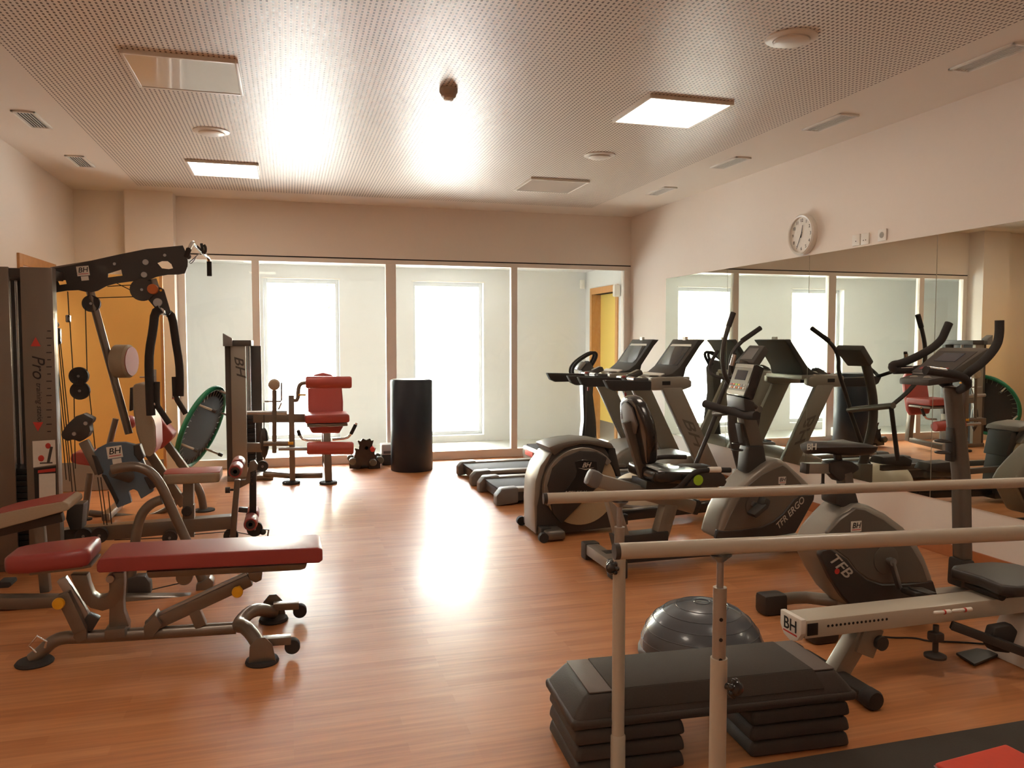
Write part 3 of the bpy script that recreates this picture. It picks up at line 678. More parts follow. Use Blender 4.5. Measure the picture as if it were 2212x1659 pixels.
# boot, mast, console, bar
MB().slab(ys([(1618, 965), (1651, 962), (1660, 1015), (1640, 1026), (1612, 1022)], YQ-.06), .12, (0, 1, 0), .02, 2, False).build('mast_boot', 'black', t)
MB().slab(ys([(1617, 850), (1626, 852), (1634, 900), (1652, 968), (1622, 972), (1606, 905), (1604, 870)], YQ-.04), .08, (0, 1, 0), .015, 2, False).build('mast', 'silverd', t)
MB().tube(ys([(1523, 872, .27), (1545, 880, .17), (1585, 890, .02), (1612, 898, -.1), (1634, 898, -.22)], YQ), .028, 12, smooth=1).build('handlebar', 'foam', t)
bt = MB().obox(at_y(1600, 938, YQ), (.02, .06, .15), Matrix.Rotation(R(-12), 3, 'Y'), .005).ring(at_y(1594, 958, YQ), (0, 0, 1), .035, .005).ring(at_y(1592, 972, YQ), (0, 0, 1), .035, .005)
bt.build('bottle_cage', 'black', t)
c4 = [at_y(1591, 783, 4.65), at_y(1633, 786, 4.39), at_y(1607, 858, 4.39), at_y(1568, 850, 4.65)]
n4 = (c4[1]-c4[0]).cross(c4[3]-c4[0]).normalized()
if n4.x > 0: n4 = -n4
k_ = MB().slab(c4, .07, -n4, .014, 2, False).build('console', 'blackg', t)
xd = (c4[1]-c4[0]).normalized(); yd = (c4[0]-c4[3]).normalized(); w_ = (c4[1]-c4[0]).length; h_ = (c4[0]-c4[3]).length; ct = sum(c4, V((0, 0, 0)))/4
def face(u0, v0, u1, v1, nm, mt_, off=.002, par=None):
    q = [ct+xd*(w_*u)+yd*(h_*v)+n4*off for u, v in ((u0, v0), (u1, v0), (u1, v1), (u0, v1))]
    return MB().slab(q, .003, n4, .0005, 1).build(nm, mt_, par or k_)
face(-.46, -.46, .46, .46, 'face_plate', 'silverd', .001)
face(-.46, .36, .46, .47, 'bezel', 'silver', .0025); face(-.46, -.47, .46, -.36, 'bezel', 'silver', .0025)
face(-.27, -.02, .27, .28, 'display', 'screenb', .003)
for i, cname in enumerate(('red', 'orange', 'lime', 'ymark', 'grey', 'silver')): face(-.4+i*.135, -.2, -.3+i*.135, -.15, 'key', cname, .004)
for i in range(7): face(-.4+i*.115, -.3, -.33+i*.115, -.235, 'key', 'orange' if i % 2 else 'label', .004)
MB().slab([c4[3]+V((0, 0, -.005)), c4[2]+V((0, 0, -.005)), c4[2]+V((.01, 0, -.09)), c4[3]+V((.01, 0, -.09))], .08, -n4, .01, 2, False).build('book_rest', 'black', t)
# cranks
cq = at_y(1630, 1093, yq0)
MB().lathe([(.07, 0), (.07, .012), (.05, .016), (0, .016)], cq, (0, -1, 0)).build('crank_cover', 'silverd', t)
MB().beam(cq+V((.02, -.04, 0)), cq+V((-.05, -.05, .03)), .02, .03).build('crank_arm', 'steel', t)
MB().obox(cq+V((-.05, -.11, .0)), (.11, .09, .03), Matrix.Rotation(R(-35), 3, 'Y'), .01).obox(cq+V((.0, -.1, .045)), (.05, .08, .06), Matrix.Rotation(R(20), 3, 'Y'), .02).build('pedal', 'black', t)
MB().obox(cq+V((.08, .30, -.06)), (.11, .09, .03), None, .01).build('pedal', 'black', t)
MB().box((3.28, YQ-.26, .03), (3.37, YQ+.26, .10), .012).build('front_stabilizer', 'silver', t)

# ------------------------------------------------------------------ upright bike
YU = 3.33
t = thing('upright_bike', (2.9, YU, 0), 'upright exercise bike with dark saddle and curved black handlebars nearest the mirror', 'exercise bike')
yu0 = YU-.11
fo = crop(1600, 1000, 3.456, [(590, 700), (608, 620), (645, 535), (735, 430), (815, 350), (870, 318), (930, 312), (980, 325), (1090, 380), (1230, 485), (1330, 610), (1390, 720), (1440, 850), (1465, 960), (1478, 1085), (870, 1110), (760, 1000), (670, 860)])
MB().slab(ys(fo, yu0), .22, (0, 1, 0), .035, 3, False).build('body_shell', 'silver', t)
pi_ = crop(1600, 1000, 3.456, [(650, 520), (740, 420), (860, 335), (930, 345), (1070, 420), (1200, 520), (1290, 640), (1360, 760), (1410, 900), (1250, 900), (1060, 905), (950, 870), (860, 800), (800, 720), (680, 630)])
sp = MB().slab(ys(pi_, yu0-.004), .03, (0, 1, 0), .006, 1, False).build('side_panel', 'silverd', t)
dk = crop(1600, 1000, 3.456, [(592, 692), (610, 650), (670, 640), (800, 722), (860, 802), (950, 872), (1060, 907), (1250, 902), (1440, 880), (1465, 960), (1478, 1087), (870, 1112), (762, 1002), (672, 862)])
dp = MB().slab(ys(dk, yu0-.007), .035, (0, 1, 0), .006, 1, False).build('lower_panel', 'black', t)
o = at_y(1600+740/3.456, 1000+765/3.456, yu0-.009)
dr = (at_y(1600+820/3.456, 1000+860/3.456, yu0)-at_y(1600+650/3.456, 1000+680/3.456, yu0)).normalized()
text('TFB', 'inkg', dp, 'model_lettering', o, dr, V((-dr.z, 0, dr.x)), .075, .3, .002, bold=.02, xs=1.25)
MB().lathe([(.014, 0), (.014, .002), (0, .002)], at_y(1808, 1234, yu0-.008), (0, -1, 0)).build('red_mark', 'inkr', dp)
sticker(sp, at_y(1849, 1137, yu0-.006), (1, 0, 0), (0, 0, 1), .062)
cu_ = at_y(1912, 1208, yu0)
MB().lathe([(.072, 0), (.072, .01), (.05, .016), (0, .016)], cu_, (0, -1, 0), 40).build('crank_cover', 'silverd', t)
ca = cu_+V((0, -.045, 0)); cb = at_y(1943, 1272, yu0-.05)
MB().cyl(cu_, ca, .012).beam(ca, cb, .018, .03, (0, 1, 0)).cyl(ca+V((0, .012, 0)), ca-V((0, .012, 0)), .02).build('crank_arm', 'steel', t)
MB().obox(cb+V((.06, -.06, -.005)), (.13, .10, .028), Matrix.Rotation(R(4), 3, 'Y'), .01).ring(cb+V((.075, -.06, .0)), (.3, 0, 1), .055, .006).build('pedal', 'black', t)
MB().obox(cu_+V((-.08, .33, .13)), (.13, .10, .028), None, .01).build('pedal', 'black', t)
# seat post, slider, saddle
MB().slab(ys([(1806, 1062), (1850, 1062), (1858, 1092), (1830, 1100), (1806, 1090)], YU-.06), .12, (0, 1, 0), .015, 2, False).build('post_boot', 'black', t)
MB().beam(at_y(1832, 1090, YU), at_y(1822, 1018, YU), .05, .07, (0, 1, 0)).build('seat_post', 'silverd', t)
cl = crop(1700, 930, 9.218, [(860, 640), (1000, 605), (1150, 600), (1300, 620), (1440, 700), (1450, 780), (1330, 860), (1100, 1010), (1050, 1020), (980, 940), (900, 870), (860, 830)])
MB().slab(ys(cl, YU-.035), .07, (0, 1, 0), .01, 2, False).build('seat_clamp', 'black', t)
MB().beam(at_y(1741, 1011, YU), at_y(1800, 1011, YU), .05, .05).build('seat_slider', 'silver', t)
MB().beam(at_y(1734.5, 1011, YU), at_y(1742, 1011, YU), .052, .052).build('slider_cap', 'black', t)
kn = at_y(1778, 1018, YU)
MB().cyl(kn, kn-V((0, 0, .075)), .008).lathe([(.008, -.06), (.038, -.082), (.038, -.092), (0, -.095)], kn, (0, 0, 1), 16).build('slider_knob', 'black', t)
sd_ = []
s0 = at_y(1742, 964, YU); s1 = at_y(1864, 964, YU); L_ = s1.x-s0.x
top = [(0, .045, -.010), (.02, .06, .010), (.1, .066, .024), (.3, .072, .022), (.5, .085, .018), (.7, .11, .020), (.85, .13, .018), (.95, .125, .005), (1.0, .10, -.02)]
bmq = bmesh.new(); rows = []
for u, hw, zt in top:
    row = []; zb = -.038-(.085*max(0, u-.35)*(1.25-u) if u > .35 else 0)
    for k in range(14):
        a = 2*PI*k/14; cs_, sn = math.cos(a), math.sin(a)
        zz = (zt*sn if sn > 0 else -zb*sn)
        if sn > 0 and u > .5: zz -= .012*max(0, 1-abs(cs_)*2.2)
        row.append(bmq.verts.new(V((s0.x+L_*u, YU+hw*cs_*(abs(cs_)**-.15 if abs(cs_) > .01 else 1), s0.z+zz))))
    rows.append(row)
for A, B in zip(rows, rows[1:]):
    for k in range(14): bmq.faces.new((A[k], A[(k+1) % 14], B[(k+1) % 14], B[k]))
bmq.faces.new(rows[0][::-1]); bmq.faces.new(rows[-1])
mb = MB(); mb.merge(bmq); sdl = mb.build('saddle', 'black', t)
text('BH', 'inkg', sdl, 'logo', at_y(1752, 966, YU-.072), (1, 0, .0), (0, .35, 1), .045, .3, .002, bold=.03)
MB().cyl(at_y(1808, 975, YU), at_y(1812, 1003, YU), .02).build('saddle_stem', 'black', t)
# mast, console, bars
MB().slab(ys([(2080, 1210), (2107, 1210), (2119, 1272), (2076, 1272)], YU-.05), .10, (0, 1, 0), .02, 2, False).build('mast_boot', 'black', t)
MB().slab(ys([(2058, 835), (2082, 835), (2102, 1031), (2105, 1215), (2080, 1215), (2077, 1031)], YU-.04), .08, (0, 1, 0), .025, 3, False).build('mast', 'silverd', t)
bc_ = at_y(2053, 960, YU)
MB().obox(bc_, (.02, .05, .18), None, .006).ring(bc_+V((-.05, 0, .02)), (0, 0, 1), .035, .006).ring(bc_+V((-.05, 0, -.04)), (0, 0, 1), .033, .006).build('bottle_cage', 'black', t)
trp = [at_y(1984, 822, YU+.02), at_y(1996, 809, YU+.12), at_y(2063, 820, YU+.12-.10), at_y(2046, 833, YU-.10)]
zt_ = 1.215
q = [V((3.10, YU-.10, zt_)), V((3.10, YU+.10, zt_+.0)), V((3.26, YU+.13, zt_+.03)), V((3.33, YU+.13, zt_+.03)), V((3.33, YU-.13, zt_+.03)), V((3.26, YU-.13, zt_+.03))]
MB().slab(q, .035, (0, 0, 1), .012, 2).build('accessory_tray', 'greyd', t)
for dx, dy in ((.04, -.05), (.05, .05), (.12, -.08), (.12, .06), (.09, 0)):
    MB().ell(V((3.10+dx, YU+dy, zt_+.024)), (.022, .018, .008), None, 12, 8).build('tray_recess_rim', 'silver', t)
c4 = [V((3.42, YU+.155, 1.395)), V((3.42, YU-.155, 1.395)), V((3.19, YU-.12, 1.255)), V((3.19, YU+.12, 1.255))]
n4 = (c4[1]-c4[0]).cross(c4[3]-c4[0]).normalized()
if n4.z < 0: n4 = -n4
k_ = MB().slab(c4, .05, -n4, .015, 2, False).build('console', 'silverd', t)
xd = (c4[1]-c4[0]).normalized(); yd = ((c4[0]+c4[1])/2-(c4[3]+c4[2])/2).normalized(); w_ = .27; h_ = (((c4[0]+c4[1])/2-(c4[3]+c4[2])/2)).length; ct = sum(c4, V((0, 0, 0)))/4
face(-.45, -.46, .45, .33, 'face_plate', 'greyd', .001); face(-.25, -.05, .25, .25, 'display', 'screenb', .003)
for i, cname in enumerate(('red', 'orange', 'lime', 'ymark', 'red')): face(-.35+i*.15, -.36, -.27+i*.15, -.28, 'key', cname, .004)
near = ys([(2018, 803), (2045, 806), (2090, 806), (2122, 784), (2152, 750), (2159, 724), (2159, 692)], YU-.2)
hb = MB().tube([at_y(2090, 832, YU-.02), at_y(2085, 815, YU-.12)]+near[2:], .0215, 14, smooth=2)
sn_ = MB().tube(ys([(1999, 800), (2045, 806)], YU-.2), .021, 14); cn_ = MB().tube(ys([(2045, 806), (2078, 812), (2094, 830)], YU-.2)+[V((3.38, YU, 1.16))], .021, 12, smooth=1)
cn_.build('handlebar', 'foam', t); hb.build('handlebar', 'foam', t); sn_.build('grip', 'foam', t)
far = [V((p.x, 2*YU-p.y, p.z)) for p in near]
far = ys([(1931, 800), (1973, 799), (1990, 795), (2010, 760), (2032, 738), (2041, 718), (2050, 698)], YU+.2)
MB().tube([far[1], far[2], V((3.38, YU+.03, 1.17))], .021, 12, smooth=1).build('handlebar', 'foam', t)
MB().tube([far[0], V((far[0].x-.02, far[0].y, far[0].z+.03)), *ys([(1950, 785), (2008, 757), (2034, 735), (2042, 716), (2050, 698)], YU+.2)], .0215, 14, smooth=2).build('handlebar', 'foam', t)
MB().tube([far[0], far[1]], .021, 14).build('grip', 'foam', t)
for a_, b_ in ((at_y(2004, 801, YU-.2), at_y(2041, 806, YU-.2)), (at_y(1942, 800, YU+.2), at_y(1968, 799, YU+.2))):
    MB().cyl(a_+V((0, 0, .005)), b_+V((0, 0, .005)), .0185).build('pulse_sensor', 'chrome', t)
# frame feet
for s in (-1, 1): MB().tube([V((2.42, YU+s*.2, .065)), V((2.60, YU+s*.2, .07)), V((2.68, YU+s*.14, .07)), V((2.84, YU, .07))], .032, 14, smooth=1).build('rear_frame_tube', 'silver', t)
for y in (YU-.2, YU+.2): MB().obox((2.42, y, .055), (.14, .10, .11), None, .025).build('end_cap', 'black', t)
MB().beam((2.7, YU, .07), (3.75, YU, .07), .08, .07).build('base_frame', 'silver', t)
MB().box((3.68, YU-.26, .02), (3.76, YU+.26, .09), .012).build('front_stabilizer', 'silver', t)

# ------------------------------------------------------------------ rowing machine
YW = 2.73
t = thing('rowing_machine', (2.6, YW, 0), 'rowing machine with long pale rail, maker logo on its end cap', 'rowing machine')
ra, rb = V((1.985, YW, .265)), V((3.25, YW-.0, .265))
mb = MB().beam(ra, rb, .13, .075, bev=.006); rl = mb.build('seat_rail', 'rail', t)
for i in range(15):
    p = at_y(1789+i*9, 1356-i*.55, YW-.0665); MB().lathe([(.0055, 0), (.0055, .001), (0, .001)], (p.x, YW-.0665, .272), (0, -1, 0), 10).build('pin_hole', 'dark', rl)
ec = [V((1.975, YW-.07, .31)), V((1.975, YW+.07, .31)), V((1.975, YW+.07, .25)), V((1.975, YW+.045, .215)), V((1.975, YW, .2)), V((1.975, YW-.045, .215)), V((1.975, YW-.07, .25))]
ecp = MB().slab(ec, .025, (1, 0, 0), .006).build('end_cap', 'white', t)
text('BH', 'ink', ecp, 'logo', (1.9615, YW, .266), (0, -1, 0), (0, 0, 1), .07, 0, .001, bold=.035)
MB().obox((1.9615, YW, .234), (.001, .09, .006)).build('underline', 'inkr', ecp)
MB().obox((2.02, YW-.066, .265), (.05, .004, .05), None, .002).build('side_plug', 'ink', rl)
lg = MB().beam((2.33, YW, .24), (2.18, YW, .03), .075, .075, (0, 1, 0), .008); lg.build('rear_leg', 'silver', t)
MB().beam((2.34, YW, .235), (2.29, YW, .12), .095, .10, (0, 1, 0), .006).build('leg_bracket', 'silver', t)
MB().cyl((2.36, YW-.07, .17), (2.36, YW+.07, .17), .03).build('leg_knob', 'black', t)
MB().box((2.13, YW-.22, 0.012), (2.21, YW+.22, .06), .015).build('rear_foot_bar', 'black', t)
for s in (-1, 1): MB().lathe([(0, -.03), (.034, -.03), (.04, -.02), (.04, .02), (.034, .03), (0, .03)], (2.16, YW+s*.24, .04), (0, 1, 0), 20).build('foot_cap', 'rubber', t)
szz = .375
st_ = [(2.90, -.13), (2.95, -.17), (3.05, -.18), (3.18, -.17), (3.26, -.11), (3.27, 0), (3.26, .11), (3.18, .17), (3.05, .18), (2.95, .17), (2.90, .13), (2.92, 0)]
MB().slab([V((a, YW+b, szz-.01)) for a, b in st_], .05, (0, 0, 1), .018, 3).build('seat', 'black', t)
MB().obox((3.08, YW, .335), (.26, .18, .03), None, .012).build('seat_carriage', 'blackg', t)
for dx in (-.12, .12): MB().cyl((3.08+dx, YW-.09, .325), (3.08+dx, YW+.09, .325), .022).build('roller', 'rubber', t)
MB().beam(V((2.72, YW-.06, .21)), V((3.15, YW-.32, .05)), .035, .035).build('foot_bar', 'black', t)
kk = at_y(2022, 1350, YW-.05); MB().cyl(kk, kk-V((0, 0, .12)), .012).lathe([(.01, -.115), (.045, -.13), (.045, -.14), (0, -.142)], kk, (0, 0, 1), 16).obox(kk+V((0, 0, -.05)), (.05, .05, .04), None, .01).build('locking_knob', 'black', t)
bq = [at_z(2065, 1412, .012), at_z(2110, 1402, .012), at_z(2165, 1412, .012), at_z(2105, 1437, .012)]
MB().slab(bq, .012, (0, 0, 1), .003).build('floor_plate', 'black', t)
fp = [at_y(2140, 1352, YW-.12), at_y(2178, 1345, YW-.12), at_y(2190, 1360, YW-.12), at_y(2172, 1408, YW-.12), at_y(2140, 1404, YW-.12), at_y(2130, 1390, YW-.12)]
MB().slab(fp, .05, (0, 1, 0), .012).build('foot_plate', 'rubber', t)
MB().slab([V((3.05, YW-.06, .0)), V((3.14, YW-.06, .2)), V((3.55, YW-.06, .3)), V((3.6, YW-.06, 0))], .28, (0, 1, 0), .02).build('flywheel_housing', 'white', t)
MB().obox(V((3.24, YW-.3, .03)), (.25, .08, .06), None, .02).build('front_stabilizer', 'black', t)
MB().slab([V((3.37, YW+.12, .2)), V((3.36, YW+.12, .48)), V((3.42, YW+.12, .52)), V((3.5, YW+.12, .5)), V((3.5, YW+.12, .2))], .1, (0, 1, 0), .015).build('front_tower', 'white', t)
for i, (p, q, c_) in enumerate((((2016, 1324), (2052, 1321), 'white'), ((2056, 1320), (2098, 1316), 'white'))):
    a, b = at_z(*p, .312), at_z(*q, .312)
    mk = MB().tube([a, a.lerp(b, .1), a.lerp(b, .65), a.lerp(b, .66), b], [.004, .0075, .0075, .009, .009], 10).build('marker_pen', c_, None, origin=(a.x, a.y, .312-.009))
    tags(mk, ('white marker pen on the rower rail, farther from the seat', 'white and red marker pen on the rower rail, next to the seat')[i], 'pen', 'pens lying on the rower rail')
    MB().cyl(a.lerp(b, .62), a.lerp(b, .7), .0095, 10).build('colour_band', 'inkr', mk)
cbp = [at_z(1880, 1372, .005), at_z(1930, 1378, .005), at_z(1975, 1377, .005), at_z(2010, 1386, .005), at_z(2060, 1386, .005), at_z(2130, 1391, .005)]
o = MB().tube(cbp, .004, 6, smooth=2).build('floor_cable', 'cable', None, origin=at_z(1975, 1377, 0)); tags(o, 'thin black cable lying on the floor behind the rowing machine', 'cable')
# ------------------------------------------------------------------ parallel bars
zb = .93; fwd_ = 2.485
farA = at_z(1176, 1077, zb); farB = at_z(2300, 1042, zb)
dx_ = (farB-farA).normalized(); L = 3.6
nearA = at_z(1330, 1191, zb); nearB = at_z(2212, 1148, zb)
dx2 = (nearB-nearA).normalized(); dx_ = ((dx_+dx2)/2).normalized(); dn_ = V((-dx_.y, dx_.x, 0))
t = thing('parallel_bars', ((farA.x+nearA.x)/2+1.2, (farA.y+nearA.y)/2, 0), 'walking parallel bars with two long cream rails on adjustable posts', 'parallel bars')
for A, r_, pxs in ((farA, .0175, 1367), (nearA, .0195, 1580)):
    b = A+dx_*L
    ro = MB().cyl(A, b, r_, 24).build('handrail', 'rail', t)
    MB().lathe([(r_*1.01, 0), (r_*1.01, .012), (r_*.72, .012), (r_*.72, .03)], A-dx_*.004, dx_, 24).build('end_plug', 'black', ro)
    # first post where the photo shows it, second out of the frame
    k = (at_z(pxs, 1090 if r_ < .018 else 1195, zb)-A).dot(dx_)
    for kk in (k, k+2.4):
        p = A+dx_*kk; f0 = V((p.x, p.y, 0))
        MB().lathe([(.006, 0), (.006, -.02), (.028, .0)], p-V((0, 0, r_)), (0, 0, 1), 16).cyl(p, p-V((0, 0, .12)), .0085, 14).build('support_rod', 'steel', t)
        ps = MB().cyl(p-V((0, 0, .10)), V((p.x, p.y, .58)), .0165, 20).build('chrome_sleeve', mat('satin_sleeve', '#a8a094', .38, .5), t)
        for zz in (.80, .75, .70, .65): MB().lathe([(.0045, 0), (.0045, .002), (0, .002)], V((p.x-.005, p.y-.0155, zz-.045)), (-.1, -1, 0), 12).build('pin_hole', 'dark', ps)
        ztop = .735 if r_ < .018 else .655
        MB().lathe([(.0165, ztop), (.0205, ztop), (.021, .0), (.0, .0)], f0, (0, 0, 1), 20).build('post', 'rail', t)
        MB().lathe([(.0215, .145), (.0245, .14), (.0245, .01), (.0, .01)], f0, (0, 0, 1), 20).build('post_socket', 'rail', t)
        kn = V((p.x, p.y, ztop-.065 if r_ > .018 else ztop-.03)); kd = V((.55, -.83, 0)) if r_ > .018 else V((-.8, -.5, 0))
        g = MB().cyl(kn, kn+kd*.035, .008, 12)
        for q in range(7):
            a = 2*PI*q/7; u = V((-kd.y, kd.x, 0)).normalized()
            g.ell(kn+kd*.040+u*math.cos(a)*.017+V((0, 0, 1))*math.sin(a)*.017, (.0085, .0085, .0085), None, 10, 8)
        g.ell(kn+kd*.045, (.020, .016, .020), None, 14, 10); g.build('clamp_knob', 'blackg', t)
k0 = (at_z(1367, 1090, zb)-farA).dot(dx_); k1 = (at_z(1580, 1195, zb)-nearA).dot(dx_)
for i in (0, 1):
    a, b = farA+dx_*(k0+2.4*i), nearA+dx_*(k1+2.4*i)
    MB().beam(V((a.x, a.y, .012)), V((b.x, b.y, .012)), .06, .02).build('base_plate', 'rail', t)

# ------------------------------------------------------------------ step platform on stacked risers
zt, zb_ = .27, .165
cB = [V((.865, 2.325, 0)), V((1.90, 2.262, 0)), V((1.93, 2.62, 0)), V((.87, 2.68, 0))]
xs = (cB[1]-cB[0]).normalized(); ysd = V((-xs.y, xs.x, 0)); o0 = cB[0]
LW, DW = 1.045, .35
def SP(u, v, z): return o0 + xs*u + ysd*v + V((0, 0, z))
def frustum(u0, u1, v0, v1, z0, z1, ins, bev):
    t_ = bmesh.new(); q = []
    for z, i in ((z0, 0), (z1, ins)):
        q.append([t_.verts.new(SP(u, v, z)) for u, v in ((u0+i, v0+i*.6), (u1-i, v0+i*.6), (u1-i, v1-i*.6), (u0+i, v1-i*.6))])
    t_.faces.new(q[0][::-1]); t_.faces.new(q[1])
    for k in range(4): t_.faces.new((q[0][k], q[0][(k+1) % 4], q[1][(k+1) % 4], q[1][k]))
    if bev: bmesh.ops.bevel(t_, geom=list(t_.edges), offset=bev, segments=3, profile=.6, affect='EDGES')
    return t_
t = thing('step_platform', SP(LW/2, DW/2, zb_), 'long dark aerobic step platform resting on two stacks of risers', 'step platform')
m_ = MB(); m_.merge(frustum(0, LW, 0, DW, zb_, zb_+.035, 0, .016)); m_.merge(frustum(.0, LW, 0, DW, zb_+.025, zt, .065, .022)); m_.build('step_body', 'stepd', t)
MB().slab([SP(.15, .045, zt+.002), SP(LW-.15, .045, zt+.002), SP(LW-.15, DW-.045, zt+.002), SP(.15, DW-.045, zt+.002)], .008, (0, 0, 1), .003).build('tread_mat', 'matd', t)
MB().slab([SP(.15, .044, zt+.004), SP(LW-.15, .044, zt+.004), SP(LW-.125, .012, zb_+.052), SP(.125, .012, zb_+.052)], .008, None, .003).build('mat_edge', 'matd', t)
for u0 in (.07, LW-.148): MB().slab([SP(u0, .042, zt), SP(u0+.08, .042, zt), SP(u0+.08, DW-.042, zt), SP(u0, DW-.042, zt)], .005, (0, 0, 1), .002).build('end_strip', 'stepg', t)
def riser(k, left):
    u0, u1 = ((.01, .40) if left else (LW-.41, LW-.02)); z = .055*k
    nm = ('bottom', 'middle', 'top')[k]
    t = thing('step_riser', SP((u0+u1)/2, DW/2, z), '%s black riser of the %s stack under the step platform' % (nm, 'left' if left else 'right'), 'step riser', 'risers stacked under the step platform')
    m_ = MB(); m_.merge(frustum(u0, u1, 0.0, DW, z+.002, z+.054, .012, .02)); m_.build('riser_body', 'stepd', t)
    m_ = MB(); m_.merge(frustum(u0+.03, u1-.03, .03, DW-.03, z, z+.0545, .0, 0)); m_.build('riser_core', 'rubber', t)
for k in range(3):
    riser(k, True); riser(k, False)
# wheel-like end of the black roller behind the step
# ------------------------------------------------------------------ balance dome behind the step
t = thing('balance_trainer', (1.83, 3.22, 0), 'shiny dark blue-grey balance dome on the floor behind the step platform', 'balance dome')
c_ = at_z(1508, 1400, 0.02); bx, by = 1.785, 3.13
prof = [(.275, .03)]
for i in range(15):
    a = i/14*PI/2; r = .275*math.cos(a)**.88 if i < 14 else 0; prof.append((r, .04+.21*math.sin(a)))
MB().lathe([(0, .0), (.27, .0), (.285, .012), (.285, .03), (.275, .045), (.26, .045)], (bx, by, 0), (0, 0, 1), 48).build('base_platform', 'black', t)
dm = MB().lathe(prof, (bx, by, 0), (0, 0, 1), 56).build('dome', 'ball', t)
for a in (12, 26, 40, 54, 68):
    ar = R(a); MB().ring((bx, by, .04+.21*math.sin(ar)), (0, 0, 1), .275*math.cos(ar)**.88, .0022, 56, 6).build('grip_ridge', 'ball', dm)
MB().ring((bx, by, .25), (0, 0, 1), .035, .003, 32, 6).build('top_ring', 'ball', dm)
# cream one, only seen in the mirror
bx2, by2 = 2.86, 6.13
t = thing('balance_trainer', (2.92, 6.21, 0), 'cream balance dome seen only in the mirror, beside the treadmill', 'balance dome')
bx2, by2 = 2.92, 6.21
MB().lathe([(0, 0), (.27, 0), (.285, .015), (.285, .035), (.27, .05), (0, .05)], (bx2, by2, 0), (0, 0, 1), 40).build('base_platform', 'silverd', t)
MB().lathe([(.265*math.cos(i/14*PI/2)**.85 if i < 14 else 0, .045+.24*math.sin(i/14*PI/2)) for i in range(15)], (bx2, by2, 0), (0, 0, 1), 48).build('dome', 'cream', t)
# ------------------------------------------------------------------ floor mat and red block
e0, e1 = V((1.15, 2.24, 0)), V((3.1, 2.21, 0))
o = MB().slab([V((1.05, 1.55, .006)), V((3.2, 1.5, .006)), V((3.2, 2.235, .006)), V((1.05, 2.24, .006))], .011, (0, 0, 1), .004).build('exercise_mat', 'matd', None, origin=(2.1, 1.9, 0)); tags(o, 'dark exercise mat spread on the floor beneath the parallel bars at the lower right', 'exercise mat')
cA, cL = at_z(2172, 1605, .19), at_z(2085, 1628, .19)
xe = (cA-cL); xe.z = 0; wl_ = xe.length; xe.normalize(); ye = V((xe.y, -xe.x, 0)); S_ = .30
cB_ = cA - xe*S_/2 + ye*S_/2; cB_.z = 0
t = thing('foam_block', V((cB_.x, cB_.y, .012)), 'bright red foam block on the dark mat in the lower right corner', 'foam block')
rt_ = Matrix((xe, -ye, V((0, 0, 1)))).transposed()
MB().obox(V((cB_.x, cB_.y, .101)), (S_, S_, .178), rt_, .012, 3).build('block', 'foamr', t)
MB().obox(V((cB_.x, cB_.y, .178)), (S_+.003, S_+.003, .006), rt_, .003, 1).build('seam', 'red', t)
# ================================================================== LEFT SIDE
def C1(pts): return crop(0, 500, 3.318, pts)
def C2(pts): return crop(0, 850, 3.318, pts)
def C3(pts): return crop(0, 1120, 2.989, pts)
def C4(pts): return crop(240, 960, 4.607, pts)
def C6(pts): return crop(480, 960, 6.914, pts)
def C7(pts): return crop(360, 680, 3.687, pts)
def pt(c, cx, cy, y): q = c([(cx, cy)])[0]; return at_y(q[0], q[1], y)
def disc(c, r, y0, y1, name, mt_, par, n=28):
    return MB().lathe([(0, 0), (r*.93, 0), (r, .004), (r, y1-y0-.004), (r*.93, y1-y0), (0, y1-y0)], (c.x, y0, c.z), (0, 1, 0), n).build(name, mt_, par)
def pulley(c, r, yc, par, name='pulley', mt_='black'):
    b = MB().lathe([(.01, -.016), (r*.8, -.012), (r, -.016), (r, -.010), (r*.84, 0), (r, .010), (r, .016), (r*.8, .012), (.01, .016)], (c.x, yc, c.z), (0, 1, 0), 28).build(name, mt_, par)
    MB().cyl((c.x, yc-.022, c.z), (c.x, yc+.022, c.z), .009, 12).build('axle_bolt', 'steel', b); return b
# ------------------------------------------------------------------ adjustable bench in the foreground
YB0, YB1 = 3.73, 4.0; YM = (YB0+YB1)/2
t = thing('adjustable_bench', (-.5, YM, 0), 'adjustable weight bench with long red pad, in the left foreground', 'weight bench')
bp_ = C3([(622, 300), (640, 262), (700, 254), (1400, 218), (2050, 190), (2082, 200), (2084, 270), (2060, 288), (1900, 292), (1200, 325), (640, 352), (624, 342)])
MB().slab(ys(bp_, YB0), YB1-YB0, (0, 1, 0), .018, 3, False).build('backrest', 'red', t)
# seat pad: tapered nose, rounded outline in plan
s0, s1 = at_y(22, 1228, YM).x, at_y(208, 1210, YM).x; zs = at_y(120, 1222, YB0).z+.012
pl_ = [(0, -.07), (.04, -.105), (.3, -.13), (.92, -.135), (1.0, -.12), (1.0, .12), (.92, .135), (.3, .13), (.04, .105), (0, .07)]
MB().slab([V((s0+(s1-s0)*a, YM+b, zs-.01+.02*a)) for a, b in pl_], .08, (0, 0, 1), .028, 3).build('seat', 'red', t)
MB().slab([V((s0+(s1-s0)*a, YM+b*.8, zs-.055+.02*a)) for a, b in pl_[2:8]], .012, (0, 0, 1), .003).build('seat_plate', 'champ', t)
MB().slab(ys(C3([(940, 345), (1985, 292), (1972, 326), (1940, 336), (960, 388)]), YM-.045), .09, (0, 1, 0), .008, 2, False).build('pad_beam', 'champ', t)
spine = ys(C3([(270, 860), (330, 800), (400, 768), (520, 766), (900, 745), (1525, 705)]), YM)
MB().tube([spine[0]+V((-.04, 0, -.03))]+spine, .029, 16, smooth=2).build('base_tube', 'champ', t)
